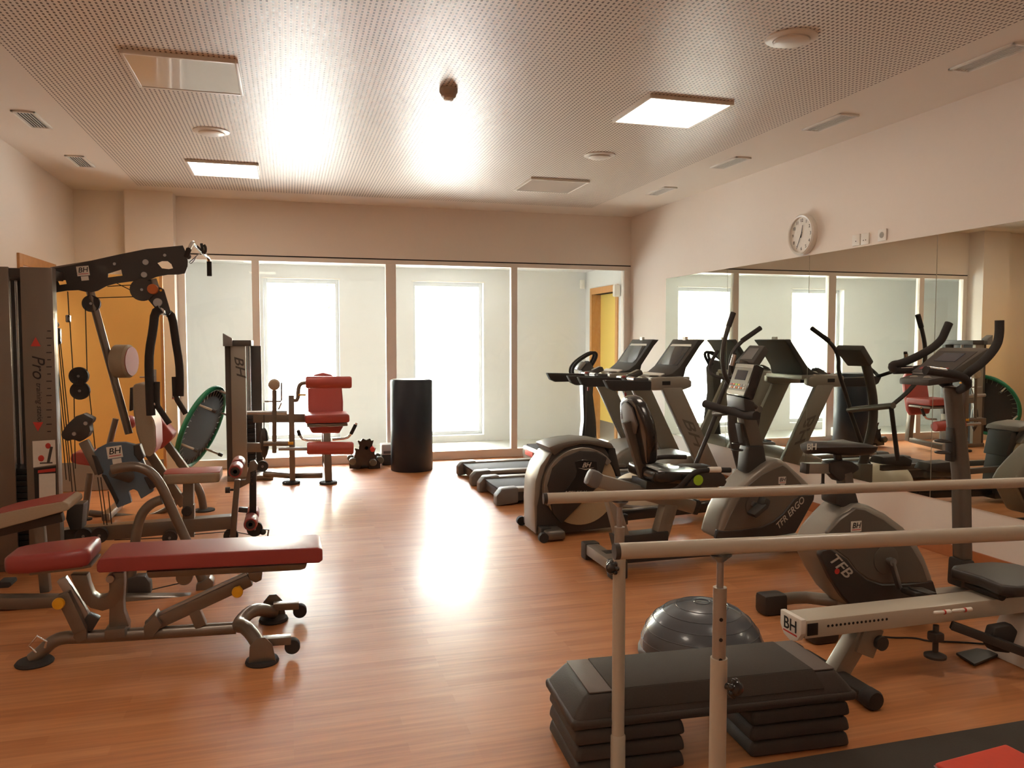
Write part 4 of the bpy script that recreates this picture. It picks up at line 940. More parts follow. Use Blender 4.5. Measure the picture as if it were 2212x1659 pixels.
MB().lathe([(0, 0), (.075, 0), (.078, .006), (.07, .016), (.03, .022), (0, .022)], (spine[0].x-.03, YM-.0, 0), (0, 0, 1), 28).build('front_foot', 'rubber', t)
MB().tube(ys(C3([(235, 865), (185, 825), (240, 760), (300, 795), (290, 835)]), YM-.06), .005, 8).build('pull_handle', 'chrome', t)
jn = spine[-1]
nf, ff = V((-.13, 3.60, 0)), V((-.09, 4.13, 0))
MB().tube([nf+V((0, .02, .05)), V((-.20, 3.74, .12)), jn+V((.0, 0, .01)), V((-.18, 3.99, .12)), ff+V((0, -.02, .05))], .032, 16, smooth=2).build('rear_cross_tube', 'champ', t)
for f_, s in ((nf, -1), (ff, 1)):
    MB().lathe([(0, 0), (.07, 0), (.073, .006), (.068, .018), (0, .02)], f_, (0, 0, 1), 26).build('rubber_foot', 'rubber', t)
    q = [f_+V((a, s*-.0+(-.035 if s < 0 else .035), b)) for a, b in ((-.055, .01), (.06, .01), (.045, .09), (.015, .125), (-.02, .125), (-.05, .09))]
    MB().slab(q, .008, (0, 1, 0), .002).build('end_plate', 'champ', t)
    w = f_+V((.13, -s*.03, .05))
    MB().beam(f_+V((.0, -s*.03, .085)), w+V((-.005, 0, .03)), .05, .035).build('wheel_bracket', 'champ', t)
    disc(w, .034, w.y-.02, w.y+.02, 'wheel', 'rubber', t)
MB().slab(ys(C3([(700, 710), (705, 540), (700, 380), (735, 350), (800, 350), (803, 420), (795, 540), (800, 600), (835, 700)]), YM-.03), .06, (0, 1, 0), .008, 2, False).build('pivot_post', 'champ', t)
MB().box(at_y(225, 1362, YM-.07), at_y(283, 1354, YM+.07), .004).build('post_flange', 'champ', t)
U_ = ys(C3([(450, 365), (560, 365), (575, 430), (600, 490), (640, 518), (690, 500), (712, 440), (712, 385), (800, 385), (800, 450), (780, 520), (740, 575), (660, 600), (580, 580), (530, 530), (480, 440)]), YM-.032)
MB().slab(U_, .064, (0, 1, 0), .008, 2, False).build('u_bracket', 'champ', t)
disc(pt(C3, 725, 372, YM), .018, YM-.05, YM+.05, 'pivot_bolt', 'steel', t)
MB().beam(pt(C3, 410, 480, YM-.03), pt(C3, 525, 720, YM-.03), .055, .055, (0, 1, 0), .006).build('seat_strut_sleeve', 'champ', t)
MB().beam(pt(C3, 400, 385, YM), pt(C3, 585, 680, YM), .04, .038, (0, 1, 0), .004).build('seat_strut', 'steel', t)
MB().obox(pt(C3, 585, 665, YM), (.055, .05, .07), Matrix.Rotation(R(30), 3, 'Y'), .01).build('strut_end', 'black', t)
MB().slab(ys(C3([(480, 690), (520, 655), (560, 700), (560, 780), (500, 810), (470, 770)]), YM-.045), .09, (0, 1, 0), .006, 2, False).build('strut_bracket', 'champ', t)
for cx, cy, dx, dy in ((378, 550, 420, 515), (1533, 475, 1545, 440)):
    a = pt(C3, cx, cy, YM-.09); b = pt(C3, dx, dy, YM-.03)
    MB().cyl(a, b, .006, 10).lathe([(0, -.012), (.022, -.012), (.025, -.006), (.025, .006), (.022, .012), (0, .012)], a, (0, -1, 0), 24).build('pull_pin', 'ymark', t)
MB().beam(pt(C3, 950, 700, YM), pt(C3, 1620, 390, YM), .06, .052, (0, 1, 0), .012).build('back_strut', 'champ', t)
MB().beam(pt(C3, 1015, 635, YM), pt(C3, 1600, 360, YM), .03, .03, (0, 1, 0), .004).build('inner_strut', 'steel', t)
MB().slab(ys(C3([(925, 700), (1000, 620), (1045, 690), (985, 770), (930, 765)]), YM-.05), .10, (0, 1, 0), .006, 2, False).build('strut_fork', 'champ', t)
MB().slab(ys(C3([(1600, 350), (1695, 345), (1690, 400), (1650, 418), (1610, 400)]), YM-.05), .10, (0, 1, 0), .008, 2, False).build('pad_bracket', 'champ', t)
disc(pt(C3, 1195, 368, YM), .036, YM-.035, YM+.035, 'stop_wheel', 'champ', t)
MB().beam(pt(C3, 1255, 585, YM), pt(C3, 1300, 690, YM), .05, .05, (0, 1, 0)).build('strut_rest', 'champ', t)

# ------------------------------------------------------------------ multi-station gym
YG, YF, YT = 5.88, 4.80, 5.45
t = thing('multi_gym', (-1.2, 5.4, 0), 'multi-station gym with black top beam, cables, pulleys and weight tower at the left edge', 'multi gym')
# weight tower
def TX(px, z=1.0): d = ray(px, 735+ (0)); return at_y(px, 800, YT).x
xa, xb = TX(50), TX(119); xl0, xl1 = TX(-55), TX(25); ztp = 1.875
for (a, b) in ((xa, xb), (xl0, xl1)):
    sh_ = MB().box((a, YT, .05), (b, YT+.018, ztp), .003).box((a if a == xl0 else b-.018, YT+.018, .05), (a+.018 if a == xl0 else b, YT+.09, ztp), .003)
    sh = sh_.build('tower_shroud', 'champ', t)
    if a == xa:
        c0 = lambda px, py: at_y(px, py, YT-.002)
        text('Pro', 'ink', sh, 'shroud_lettering', c0(82, 792), (0.0, 0, -1), (1, 0, 0), .10, .3, .001)
        text('training station', 'ink', sh, 'shroud_lettering', c0(85, 872), (0.0, 0, -1), (1, 0, 0), .043, .3, .001)
        for tri in ([(66, 748), (88, 748), (77, 728)], [(71, 912), (93, 912), (82, 932)]):
            MB().slab([c0(*p) for p in tri], .002, (0, 1, 0)).build('red_arrow', 'inkr', sh, smooth=False)
        for i in range(15):
            q = c0(106, 715+i*15.5); MB().obox(q, (.03 if i % 2 else .02, .001, .006)).build('tick_mark', 'ink', sh, smooth=False)
        st_ = MB().slab([c0(70, 953), c0(119, 950), c0(121, 1003), c0(72, 1010)], .002, (0, 1, 0)).build('exercise_sticker', 'label', sh, smooth=False)
        MB().ell(c0(104, 963)-V((0, .002, 0)), (.016, .002, .018), None, 10, 6).build('drawn_figure', 'inkr', st_)
        MB().ell(c0(89, 990)-V((0, .002, 0)), (.018, .002, .02), None, 10, 6).build('drawn_figure', 'inkr', st_)
        MB().obox(c0(108, 982)-V((0, .002, 0)), (.016, .002, .10), Matrix.Rotation(R(12), 3, 'Y')).obox(c0(100, 1000)-V((0, .002, 0)), (.07, .002, .008)).build('drawn_frame', 'greyd', st_, smooth=False)
        st_ = MB().slab([c0(73, 1012), c0(121, 1006), c0(123, 1082), c0(76, 1090)], .002, (0, 1, 0)).build('instruction_table', 'ink', sh, smooth=False)
        MB().slab([c0(84, 1024), c0(120, 1022), c0(121, 1078), c0(85, 1080)], .002, (0, 1, 0)).build('table_grid', 'label', st_, smooth=False).location.y -= .0012
        MB().slab([c0(82, 1016), c0(120, 1011), c0(120, 1018), c0(82, 1022)], .002, (0, 1, 0)).build('table_heading', 'inkr', st_, smooth=False).location.y -= .0014
MB().box((xl0, YT+.02, ztp-.06), (xb-.02, YT+.34, ztp-.005), .004).build('tower_top', 'greyd', t)
MB().box((xl0, YT+.02, .0), (xb-.02, YT+.5, .07), .004).build('tower_base', 'champ', t)
MB().box((xl0+.02, YT+.33, .05), (xb-.10, YT+.36, ztp-.06)).build('rear_shroud', 'greyd', t)
for px in (27, 41): MB().cyl((at_y(px, 800, YT+.2).x, YT+.2, .07), (at_y(px, 800, YT+.2).x, YT+.2, ztp-.06), .0085, 12).build('guide_rod', 'chrome', t)
wx0, wx1 = at_y(24, 800, YT+.1).x, at_y(48, 800, YT+.1).x
for i in range(14):
    z = .10+i*.038; MB().box((wx0-.10, YT+.08, z), (wx1+.06, YT+.30, z+.034), .003).build('weight_plate', 'ink', t)
# top beam
top_ = C1([(370, 268), (520, 240), (620, 216), (850, 165), (1050, 125), (1310, 100), (1332, 150), (1345, 210), (1345, 250), (1325, 300), (1280, 308), (1200, 310), (1120, 325), (1060, 350), (960, 355), (830, 372), (760, 392), (700, 425), (660, 435), (610, 432), (560, 420), (480, 424), (376, 440)])
hs = [C1([(412, 352), (470, 348), (478, 376), (425, 384)]), C1([(775, 302), (868, 272), (878, 316), (772, 330)]), C1([(1128, 226), (1160, 212), (1200, 212), (1228, 234), (1240, 264), (1210, 270), (1160, 264)])]
MB().slab(ys(top_, YG-.05), .012, (0, 1, 0), 0, 1, False, [ys(h_, YG-.05) for h_ in hs]).slab(ys(top_, YG+.04), .012, (0, 1, 0), 0, 1, False, [ys(h_, YG+.04) for h_ in hs])
bmm = MB().slab(ys(top_, YG-.05), .012, (0, 1, 0), 0, 1, False, [ys(h_, YG-.05) for h_ in hs]); bm1 = bmm.build('beam_plate', 'black', t, smooth=False)
MB().slab(ys(top_, YG+.04), .012, (0, 1, 0), 0, 1, False, [ys(h_, YG+.04) for h_ in hs]).build('beam_plate', 'black', t, smooth=False)
MB().beam(at_y(113, 583, YG)-V((0, 0, .0)), at_y(396, 537, YG)-V((0, 0, .0)), .08, .03, bev=.004).build('beam_tube', 'champ', t)
sticker(bm1, pt(C1, 595, 283, YG-.052), (1, 0, .12), (-.12, 0, 1), .075)
for cx, cy, r_ in ((1043, 220, .02), (1032, 310, .02), (1180, 170, .01), (820, 232, .01)): disc(pt(C1, cx, cy, YG-.06), r_, YG-.062, YG-.05, 'bolt', 'steel', t, 16)
# column, head pad, back pad
MB().tube([pt(C1, 645, 425, YG), pt(C1, 925, 1450, YG)], .026, 18).build('column', 'champ', t)
hp = pt(C1, 885, 930, YG)
MB().lathe([(0, -.055), (.10, -.055), (.113, -.045), (.113, .04), (.10, .055), (0, .058)], hp, (1, -.28, 0), 32).build('head_pad', 'beige', t)
MB().lathe([(.098, .053), (.098, .0595), (0, .060)], hp, (1, -.28, 0), 32).build('pad_cover', 'redf', t)
MB().cyl(pt(C1, 770, 955, YG), pt(C1, 830, 950, YG), .016).build('pad_stem', 'black', t)
pd = C1([(948, 1120), (960, 1095), (1000, 1088), (1045, 1095), (1045, 1200), (1050, 1270), (1100, 1350), (1112, 1400), (1118, 1540), (1100, 1590), (1065, 1620), (1030, 1600), (1000, 1520), (975, 1440), (955, 1300)])
MB().slab(ys(pd, YG-.15), .30, (0, 1, 0), .02, 3, False).build('back_pad', 'beige', t)
fc = C1([(1045, 1100), (1046, 1200), (1052, 1268), (1104, 1350), (1116, 1400), (1121, 1540), (1103, 1590), (1112, 1560), (1108, 1400), (1095, 1355), (1040, 1270), (1038, 1110)])
MB().slab(ys(fc, YG-.14), .28, (0, 1, 0), .0, 1, False).build('pad_cover', 'redf', t)
MB().obox(pt(C1, 945, 1200, YG), (.012, .10, .16), Matrix.Rotation(R(3), 3, 'Y'), .004).build('pad_plate', 'black', t)
# butterfly arms
MB().tube([pt(C1, 1090, 345, YG), pt(C1, 1148, 520, YG)], .03, 16).build('pivot_tube', 'champ', t)
br_ = C1([(1045, 470), (1095, 440), (1110, 400), (1150, 400), (1175, 415), (1225, 580), (1210, 600), (1180, 590), (1120, 560)])
MB().slab(ys(br_, YG-.045), .01, (0, 1, 0), .002, 1, False).build('cam_plate', 'black', t)
MB().slab(ys(br_, YG+.04), .01, (0, 1, 0), .002, 1, False).build('cam_plate', 'black', t)
for cx, cy in ((1075, 480), (1088, 463), (1098, 448), (1160, 425)): disc(pt(C1, cx, cy, YG), .008, YG-.052, YG-.044, 'cam_hole', 'ymark', t, 12)
pulley(pt(C1, 1030, 422, YG), .075, YG-.06, t, 'pulley', 'greyd')
disc(pt(C1, 1107, 418, YG), .034, YG-.09, YG-.045, 'end_cap', 'orange', t)
disc(pt(C1, 1140, 512, YG), .03, YG-.06, YG-.045, 'bolt', 'steel', t)
MB().cyl(pt(C1, 1150, 572, YG-.22), pt(C1, 1200, 585, YG+.22), .024, 16).build('cross_bar', 'chrome', t)
yn, yf = YG-.24, YG+.22
for y, path, gp in ((yn, [(1150, 555), (1110, 580), (1098, 700), (1070, 860), (1068, 1000), (1075, 1160), (1082, 1318)], [(1125, 1078), (1125, 1225), (1130, 1255), (1215, 1378)]),
                    (yf, [(1205, 585), (1235, 610), (1255, 760), (1285, 940), (1290, 1060), (1288, 1180)], [(1250, 1042), (1255, 1175), (1275, 1215), (1332, 1308)])):
    a_ = MB().tube([pt(C1, *p, y) for p in path], .028, 14, smooth=1).build('butterfly_arm', 'foam', t)
    MB().cyl(pt(C1, gp[1][0]-20, gp[1][1]+12, y), pt(C1, gp[1][0]+8, gp[1][1]+14, y), .016).build('grip_stub', 'chrome', a_)
    MB().tube([pt(C1, gp[0][0], gp[0][1], y), pt(C1, gp[1][0], gp[1][1], y), pt(C1, gp[2][0], gp[2][1], y), pt(C1, gp[3][0], gp[3][1], y)], .019, 12).build('hand_grip', 'rubber', a_)
# cables
def cable(pts, y, r_=.0032): MB().tube(ys(pts, y), r_, 6).build('cable', 'cable', t)
for p in ([(485, 430), (495, 610)], [(500, 640), (523, 1010)], [(612, 545), (624, 1000)], [(530, 1150), (540, 1700)], [(640, 1150), (682, 1560)],
          [(385, 440), (392, 660)], [(390, 800), (475, 1780)], [(400, 800), (500, 1790)], [(420, 790), (520, 1880)], [(432, 790), (545, 1880)],
          [(680, 476), (1025, 466)], [(770, 394), (1000, 380)], [(835, 370), (1000, 452)], [(960, 350), (1060, 385)]):
    cable(C1(p), YG-.03)
for p in ([(700, 600), (745, 940)], [(722, 600), (768, 950)], [(775, 700), (800, 935)], [(820, 1050), (1180, 1035)], [(1390, 1010), (1640, 990)], [(1700, 995), (1790, 1012)]):
    cable(C2(p), YG-.03)
MB().obox(pt(C1, 490, 625, YG), (.03, .03, .05), None, .008).build('cable_clamp', 'chrome', t)
MB().obox(pt(C1, 410, 750, YG), (.05, .05, .11), None, .015).build('cable_block', 'blackg', t)
MB().ring(pt(C1, 402, 668, YG), (0, 1, 0), .015, .005).build('swivel_ring', 'chrome', t)
for cx, cy in ((572, 1035), (580, 1140)): pulley(pt(C1, cx, cy, YG), .060, YG-.02, t)
pulley(pt(C1, 658, 518, YG), .056, YG-.01, t)
MB().slab(ys(C1([(555, 1060), (600, 1060), (600, 1110), (555, 1110)]), YG-.04), .04, (0, 1, 0), .004, 1, False).build('pulley_bracket', 'black', t)
for cx, cy in ((600, 1020), (715, 1015)): pulley(pt(C2, cx, cy, YG-.1), .052, YG-.1, t)
pulley(pt(C2, 1218, 1032, YG-.1), .048, YG-.1, t, 'pulley', 'greyd'); pulley(pt(C2, 1655, 1018, YG), .05, YG, t); pulley(pt(C2, 1880, 530, YG), .04, YG+.06, t)
# base beam, seat, leg station
MB().slab(ys(C2([(300, 1000), (580, 962), (1655, 880), (1655, 972), (800, 1052), (300, 1080)]), YG-.05), .10, (0, 1, 0), .006, 2, False).build('base_beam', 'champ', t)
MB().slab(ys(C2([(482, 800), (600, 790), (592, 880), (585, 975), (500, 980), (470, 900)]), YG-.12), .14, (0, 1, 0), .01, 2, False).build('pulley_housing', 'greyd', t)
sx0, sx1 = at_y(357, 1030, YG).x, at_y(478, 1030, YG).x; zs = at_y(430, 1034, YG-.15).z
pl_ = [(0, -.09), (.06, -.13), (.4, -.15), (.92, -.15), (1, -.13), (1, .13), (.92, .15), (.4, .15), (.06, .13), (0, .09)]
MB().slab([V((sx0+(sx1-sx0)*a, YG+b, zs)) for a, b in pl_], .07, (0, 0, 1), .022, 3).build('seat', 'beige', t)
MB().slab([V((sx0+(sx1-sx0)*a, YG+b*.9, zs+.034)) for a, b in pl_], .008, (0, 0, 1), .003).build('seat_cover', 'redf', t)
MB().slab(ys(C2([(1310, 650), (1385, 650), (1385, 800), (1392, 800), (1392, 1030), (1308, 1030), (1308, 800), (1312, 800)]), YG-.04), .08, (0, 1, 0), .006, 2, False).build('seat_post', 'champ', t)
MB().lathe([(.0, -.03), (.03, -.03), (.035, -.02), (.02, .0)], pt(C2, 1340, 840, YG-.05), (0, 1, 0), 16).build('seat_knob', 'black', t)
MB().slab(ys(C2([(1680, 620), (1722, 620), (1700, 900), (1690, 1050), (1645, 1050), (1655, 900)]), YG-.03), .06, (0, 1, 0), .006, 2, False).build('leg_upright', 'champ', t)
MB().slab(ys(C2([(1680, 625), (1760, 620), (1780, 540), (1790, 490), (1825, 480), (1850, 510), (1840, 560), (1795, 640), (1700, 690)]), YG-.02), .05, (0, 1, 0), .006, 2, False).build('lever_bracket', 'champ', t)
MB().slab(ys(C2([(1788, 560), (1838, 540), (1838, 900), (1786, 900)]), YG-.02), .04, (0, 1, 0), .006, 2, False).build('leg_lever', 'blackg', t)
def roller(cx, cy, y0, y1, r_, c=C2, mt_='red', dark=True, par=None):
    p = pt(c, cx, cy, y0)
    o = MB().lathe([(.02, 0), (r_*.88, 0), (r_, .012), (r_, y1-y0-.012), (r_*.88, y1-y0), (.02, y1-y0)], p, (0, 1, 0), 26).build('foam_roller', mt_, par or t)
    MB().lathe([(r_*.7, -.002), (r_*.7, .0), (0, .0), ], p, (0, 1, 0), 20).build('roller_end', 'rubber', o)
for cx, cy in ((1685, 560), (1795, 940)):
    roller(cx, cy, YG-.23, YG-.04, .046); q = pt(C2, cx, cy, YG-.23)
    roller(cx, cy, YG-.23, YG-.22, .02); o = MB().lathe([(.02, 0), (.04, 0), (.046, .012), (.046, .17), (.04, .18), (.02, .18)], (q.x, YG+.05, q.z), (0, 1, 0), 26).build('foam_roller', 'red', t)
    MB().cyl((q.x, YG-.04, q.z), (q.x, YG+.06, q.z), .014).build('roller_axle', 'steel', t)
MB().beam(pt(C2, 1710, 830, YG), pt(C2, 1775, 835, YG), .04, .035).build('lever_stop', 'black', t)
pulley(pt(C2, 1825, 975, YG), .055, YG+.03, t)
MB().ell(pt(C2, 1885, 992, YG), (.022, .022, .022)).build('end_ball', 'black', t)
MB().tube(ys(C2([(1900, 975), (1925, 975), (1918, 1035)]), YG), .006, 8).build('end_hook', 'steel', t)
MB().cyl(pt(C2, 1650, 690, YG), pt(C2, 1690, 690, YG), .008).lathe([(0, -.016), (.022, -.016), (.022, .016), (0, .016)], pt(C2, 1632, 692, YG), (1, 0, 0), 14).build('adjusting_knob', 'black', t)
# front press station
MB().tube(ys(C2([(800, 548), (870, 530), (980, 520), (1080, 560), (1160, 660), (1240, 850), (1340, 1060), (1420, 1260), (1470, 1380)]), YF), .0275, 16, smooth=2).build('press_arm_tube', 'champ', t)
MB().tube(ys(C2([(1160, 760), (1090, 785), (1020, 850), (985, 950), (965, 1100), (940, 1300), (930, 1450)]), YF), .027, 16, smooth=2).build('press_upright', 'champ', t)
MB().beam(at_y(-60, 1300, YF-.1), at_y(438, 1296, YF-.1), .09, .07, bev=.02).build('base_beam', 'champ', t)
MB().slab(ys(C2([(1405, 1370), (1450, 1350), (1500, 1320), (1530, 1350), (1525, 1400), (1480, 1410), (1460, 1470), (1400, 1470)]), YF-.05), .1, (0, 1, 0), .008, 2, False).build('pivot_bracket', 'champ', t)
MB().slab(ys(C2([(910, 1330), (980, 1310), (1040, 1310), (1075, 1360), (1080, 1440), (910, 1440)]), YF-.04), .08, (0, 1, 0), .01, 2, False).build('pulley_bracket', 'greyd', t)
disc(pt(C2, 1325, 1310, YF), .045, YF-.03, YF+.03, 'stop_disc', 'champ', t)
MB().tube(ys(C2([(1090, 1405), (1310, 1355)]), YF), .0035, 6).build('cable', 'cable', t)
YS = 5.25
shp = C2([(662, 432), (700, 392), (780, 352), (900, 350), (985, 372), (1010, 440), (1060, 560), (1100, 660), (1098, 702), (1010, 756), (985, 700), (955, 684), (920, 702), (942, 782), (840, 822), (780, 680), (725, 560)])
sg = MB().slab(ys(shp, YS-.02), .04, (0, 1, 0), .004, 1, False).build('pulley_shroud', 'blue', t)
for e in ([(655, 440), (690, 450), (740, 570), (700, 590), (670, 480)], [(725, 580), (760, 590), (850, 770), (835, 800)], [(955, 372), (1000, 365), (1032, 460), (1000, 490), (960, 440)], [(1030, 600), (1100, 590), (1118, 670), (1075, 690)]):
    MB().slab(ys(C2(e), YS-.035), .07, (0, 1, 0), .004, 1, False).build('shroud_edge', 'black', t)
sticker(sg, pt(C2, 822, 420, YS-.022), (1, 0, .12), (-.12, 0, 1), .085)
MB().beam(pt(C2, 600, 340, YS), pt(C2, 720, 570, YS), .055, .055, (0, 1, 0), .008).build('swing_tube', 'champ', t)
cl = C2([(435, 290), (470, 230), (540, 165), (600, 143), (640, 165), (672, 180), (660, 210), (640, 225), (652, 270), (630, 310), (570, 350), (520, 330), (480, 345), (440, 320)])
MB().slab(ys(cl, YS-.04), .09, (0, 1, 0), .012, 2, False).build('pulley_cluster', 'black', t)
for cx, cy in ((530, 290), (612, 215)): disc(pt(C2, cx, cy, YS-.05), .012, YS-.05, YS-.035, 'bolt', 'steel', t, 12)
MB().cyl(pt(C2, 815, 560, YS-.15), pt(C2, 930, 600, YS-.05), .035).build('pivot_hub', 'greyd', t)
# left seat of the press station
st_ = C2([(-120, 900), (0, 862), (250, 810), (450, 775), (488, 790), (495, 820), (485, 838), (250, 905), (0, 972), (-120, 1000)])
MB().slab(ys(st_, YF-.15), .3, (0, 1, 0), .02, 3, False).build('seat', 'beige', t)
cv = C2([(-118, 893), (0, 857), (250, 805), (448, 770), (446, 780), (250, 815), (0, 867), (-118, 903)])
MB().slab(ys(cv, YF-.14), .28, (0, 1, 0), 0, 1, False).build('seat_cover', 'redf', t)
MB().beam(pt(C2, -100, 1010, YF), pt(C2, 455, 882, YF), .06, .05, bev=.008).build('seat_beam', 'greyd', t)
MB().beam(pt(C2, 285, 950, YF), pt(C2, 330, 1420, YF), .05, .055, (0, 1, 0), .008).build('seat_post', 'champ', t)
MB().slab(ys(C2([(-20, 1355), (75, 1350), (85, 1375), (60, 1395), (-20, 1400)]), YF-.12), .1, (0, 1, 0), .008, 2, False).build('foot_rest', 'rubber', t)

# lat bar resting on the beam tip
q = ys(crop(250, 500, 6.383, [(1010, 240, -.34), (1062, 140, -.30), (1090, 190, -.12), (1150, 245, -.02), (1215, 310, .12), (1275, 355, .26), (1288, 415, .30)]), YG)
lb = MB().tube(q, .0125, 12, smooth=1).build('bar', 'chrome', None)
lt = thing('lat_pulldown_bar', q[3], 'chrome pulldown bar with black grip resting on the tip of the gym beam', 'pulldown bar')
lb.parent = lt; lb.location = -lt.location
MB().cyl(q[-1], q[-1]-V((0, 0, .105)), .017).build('grip', 'foam', lt)
MB().cyl(q[0], q[0]-V((.02, -.02, .05)), .017).build('grip', 'foam', lt)
MB().tube(ys(crop(250, 500, 6.383, [(1170, 300), (1120, 330), (1060, 390), (1020, 420), (1030, 450), (1070, 420), (1110, 345)]), YG), .004, 6, smooth=1).build('carabiner', 'steel', lt)
MB().tube(ys(crop(250, 500, 6.383, [(1180, 165), (1190, 220), (1200, 290), (1235, 300), (1240, 220), (1215, 185)]), YG), .01, 8, smooth=1).build('hook', 'black', lt)
MB().ell(pt(lambda p: crop(250, 500, 6.383, p), 1000, 345, YG), (.02, .02, .02)).build('stop_ball', 'black', lt)

# ------------------------------------------------------------------ back extension bench behind the gym
YX = 7.0
t = thing('back_extension_bench', (-1.1, YX, 0), 'red-padded bench with curved champagne legs standing between the multi gym and the trampoline', 'exercise bench')
MB().slab(ys(C2([(500, 470), (510, 435), (560, 422), (690, 430), (700, 500), (680, 525), (560, 510), (510, 495)]), YX-.14), .28, (0, 1, 0), .02, 3, False).build('seat', 'redf', t)
MB().slab(ys(C2([(1040, 150), (1110, 130), (1240, 295), (1232, 330), (1160, 398), (1130, 400), (1100, 330), (1060, 240)]), YX-.14), .24, (0, 1, 0), .02, 3, False).build('backrest', 'redf', t)
MB().tube(ys(C2([(645, 570), (600, 935)]), YX-.1), .026, 14).build('front_leg', 'champ', t)
MB().tube(ys(C2([(830, 180), (800, 300), (740, 560)]), YX), .024, 14).build('seat_tube', 'champ', t)
MB().tube(ys(C2([(640, 855), (900, 885), (1050, 895), (1200, 832), (1330, 720)]), YX), .026, 14, smooth=2).build('base_tube', 'champ', t)
MB().beam(pt(C2, 1040, 380, YX), pt(C2, 1320, 800, YX), .07, .075, (0, 1, 0), .01).build('frame_beam', 'champ', t)
MB().beam(pt(C2, 1175, 330, YX+.05), pt(C2, 1370, 600, YX+.05), .06, .07, (0, 1, 0), .01).build('frame_beam', 'champ', t)
MB().tube(ys(C2([(1330, 590), (1400, 640), (1445, 730), (1460, 845)]), YX), .032, 14, smooth=2).build('rear_leg', 'champ', t)
MB().lathe([(0, 0), (.085, 0), (.085, .012), (0, .02)], V((pt(C2, 1465, 850, YX).x, YX, 0)), (0, 0, 1), 24).build('rubber_foot', 'rubber', t)
MB().lathe([(0, 0), (.05, 0), (.05, .012), (0, .02)], V((pt(C2, 610, 850, YX-.1).x, YX-.1, 0)), (0, 0, 1), 24).build('rubber_foot', 'rubber', t)
MB().ell(pt(C2, 930, 205, YX), (.05, .09, .055)).build('small_pad', 'redf', t)
MB().box((pt(C2, 780, 0, YX).x-.02, YX-.3, .02), (pt(C2, 780, 0, YX).x+.04, YX+.3, .08), .015).build('cross_tube', 'champ', t)

# ------------------------------------------------------------------ trampoline leaning by the partition
fwd8 = 8.1; cen = CAM + ray(435, 923)*fwd8
dT = ray(441, 923).normalized(); rT = (RT-dT*RT.dot(dT)).normalized(); uT = (UPV-dT*UPV.dot(dT)-rT*UPV.dot(rT)).normalized()
nT = (rT*.87 - uT*.37 - dT*.34).normalized()
t = thing('mini_trampoline', cen, 'round mini trampoline with green rim leaning on its side beside the partition', 'trampoline')
RR = .435
MB().ring(cen, nT, RR, .026, 56, 10).build('rim_padding', 'green', t)
MB().lathe([(0, 0), (.34, 0), (.34, .003), (0, .003)], cen, nT, 48).build('jump_mat', 'meshf', t)
u_ = nT.orthogonal().normalized(); w_ = nT.cross(u_)
sp_ = MB().lathe([(.335, .004), (.43, .004), (.43, .0), (.335, 0)], cen, nT, 48).build('spring_skirt', 'rubber', t)
sb = MB()
for i in range(36):
    a = 2*PI*i/36; d = u_*math.cos(a)+w_*math.sin(a); sb.cyl(cen+d*.35+nT*.008, cen+d*.42+nT*.008, .004, 6)
sb.build('springs', 'silver', t, kind='stuff')
for a in (35, 95, 155, 215, 275, 335):
    d = (u_*math.cos(R(a))+w_*math.sin(R(a))); b = cen+d*.415
    if (b+nT*.2).z < .04: continue
    l_ = MB().cyl(b, b+nT*.17, .012, 12).build('leg', 'rail', t)
    MB().cyl(b+nT*.16, b+nT*.2, .019, 14).build('rubber_tip', 'black', l_)

# ------------------------------------------------------------------ leg extension machine
YL = 8.1
t = thing('leg_extension_machine', (.1, 8.3, 0), 'leg extension machine with tall weight tower and red seat by the glazed partition', 'leg machine')
yt = 8.38
bx_ = lambda c0, c1, y: (at_y(360+c0/3.687, 900, y).x, at_y(360+c1/3.687, 900, y).x)
zt_ = at_y(520, 737, yt).z
x0, x1 = bx_(518, 636, yt)
tw = MB().box((x0, yt, .02), (x1, yt+.05, zt_-.0), .004).build('tower_front', 'silver', t)
text('BH', 'greyd', tw, 'logo', at_y(517, 790, yt-.002), (0.12, 0, -1), (1, 0, .12), .12, .35, .002, bold=.03, xs=1.35)
x2, x3 = bx_(472, 520, yt)
MB().box((x2, yt+.02, .03), (x3, yt+.52, zt_-.05), .003).build('side_cover', 'greyd', t)
x4, x5 = bx_(636, 695, yt)
MB().box((x2-.005, yt-.01, zt_-.05), (x4+.06, yt+.54, zt_+.01), .01).build('tower_cap', 'greyd', t)
MB().slab([V((x2-.01, yt-.02, zt_-.05)), V((x2-.01, yt-.02, zt_+.08)), V((x3+.02, yt-.02, zt_+.03)), V((x3+.02, yt-.02, zt_-.05))], .10, (0, 1, 0), .006).build('cap_wing', 'grey', t)
for i, c in enumerate((650, 668)):
    a, _ = bx_(c, c, yt+.2); MB().cyl((a, yt+.2, .1), (a, yt+.2, zt_-.04), .011, 12).build('guide_rod', 'chrome', t)
a, b = bx_(640, 690, yt+.2)
for i in range(12): MB().box((a-.04, yt+.12, .12+i*.045), (b+.02, yt+.3, .16+i*.045), .003).build('weight_plate', 'ink', t)
MB().box((x4, yt+.36, .03), (x4+.14, yt+.42, zt_-.05), .003).build('rear_cover', 'greyd', t)
MB().box((x2, yt, 0), (x4+.25, yt+.42, .05), .006).build('tower_base', 'champ', t)
P7 = lambda cx, cy, y=YL: pt(C7, cx, cy, y)
MB().beam(P7(690, 822, 8.35), P7(1120, 822, 8.35), .06, .09).build('frame_beam', 'champ', t)
MB().beam(P7(640, 1055, 8.2), P7(795, 1055, 8.2), .06, .09).build('lower_beam', 'champ', t)
MB().cyl(P7(640, 780, 8.2), P7(960, 780, 8.2), .022).build('pivot_shaft', 'steel', t)
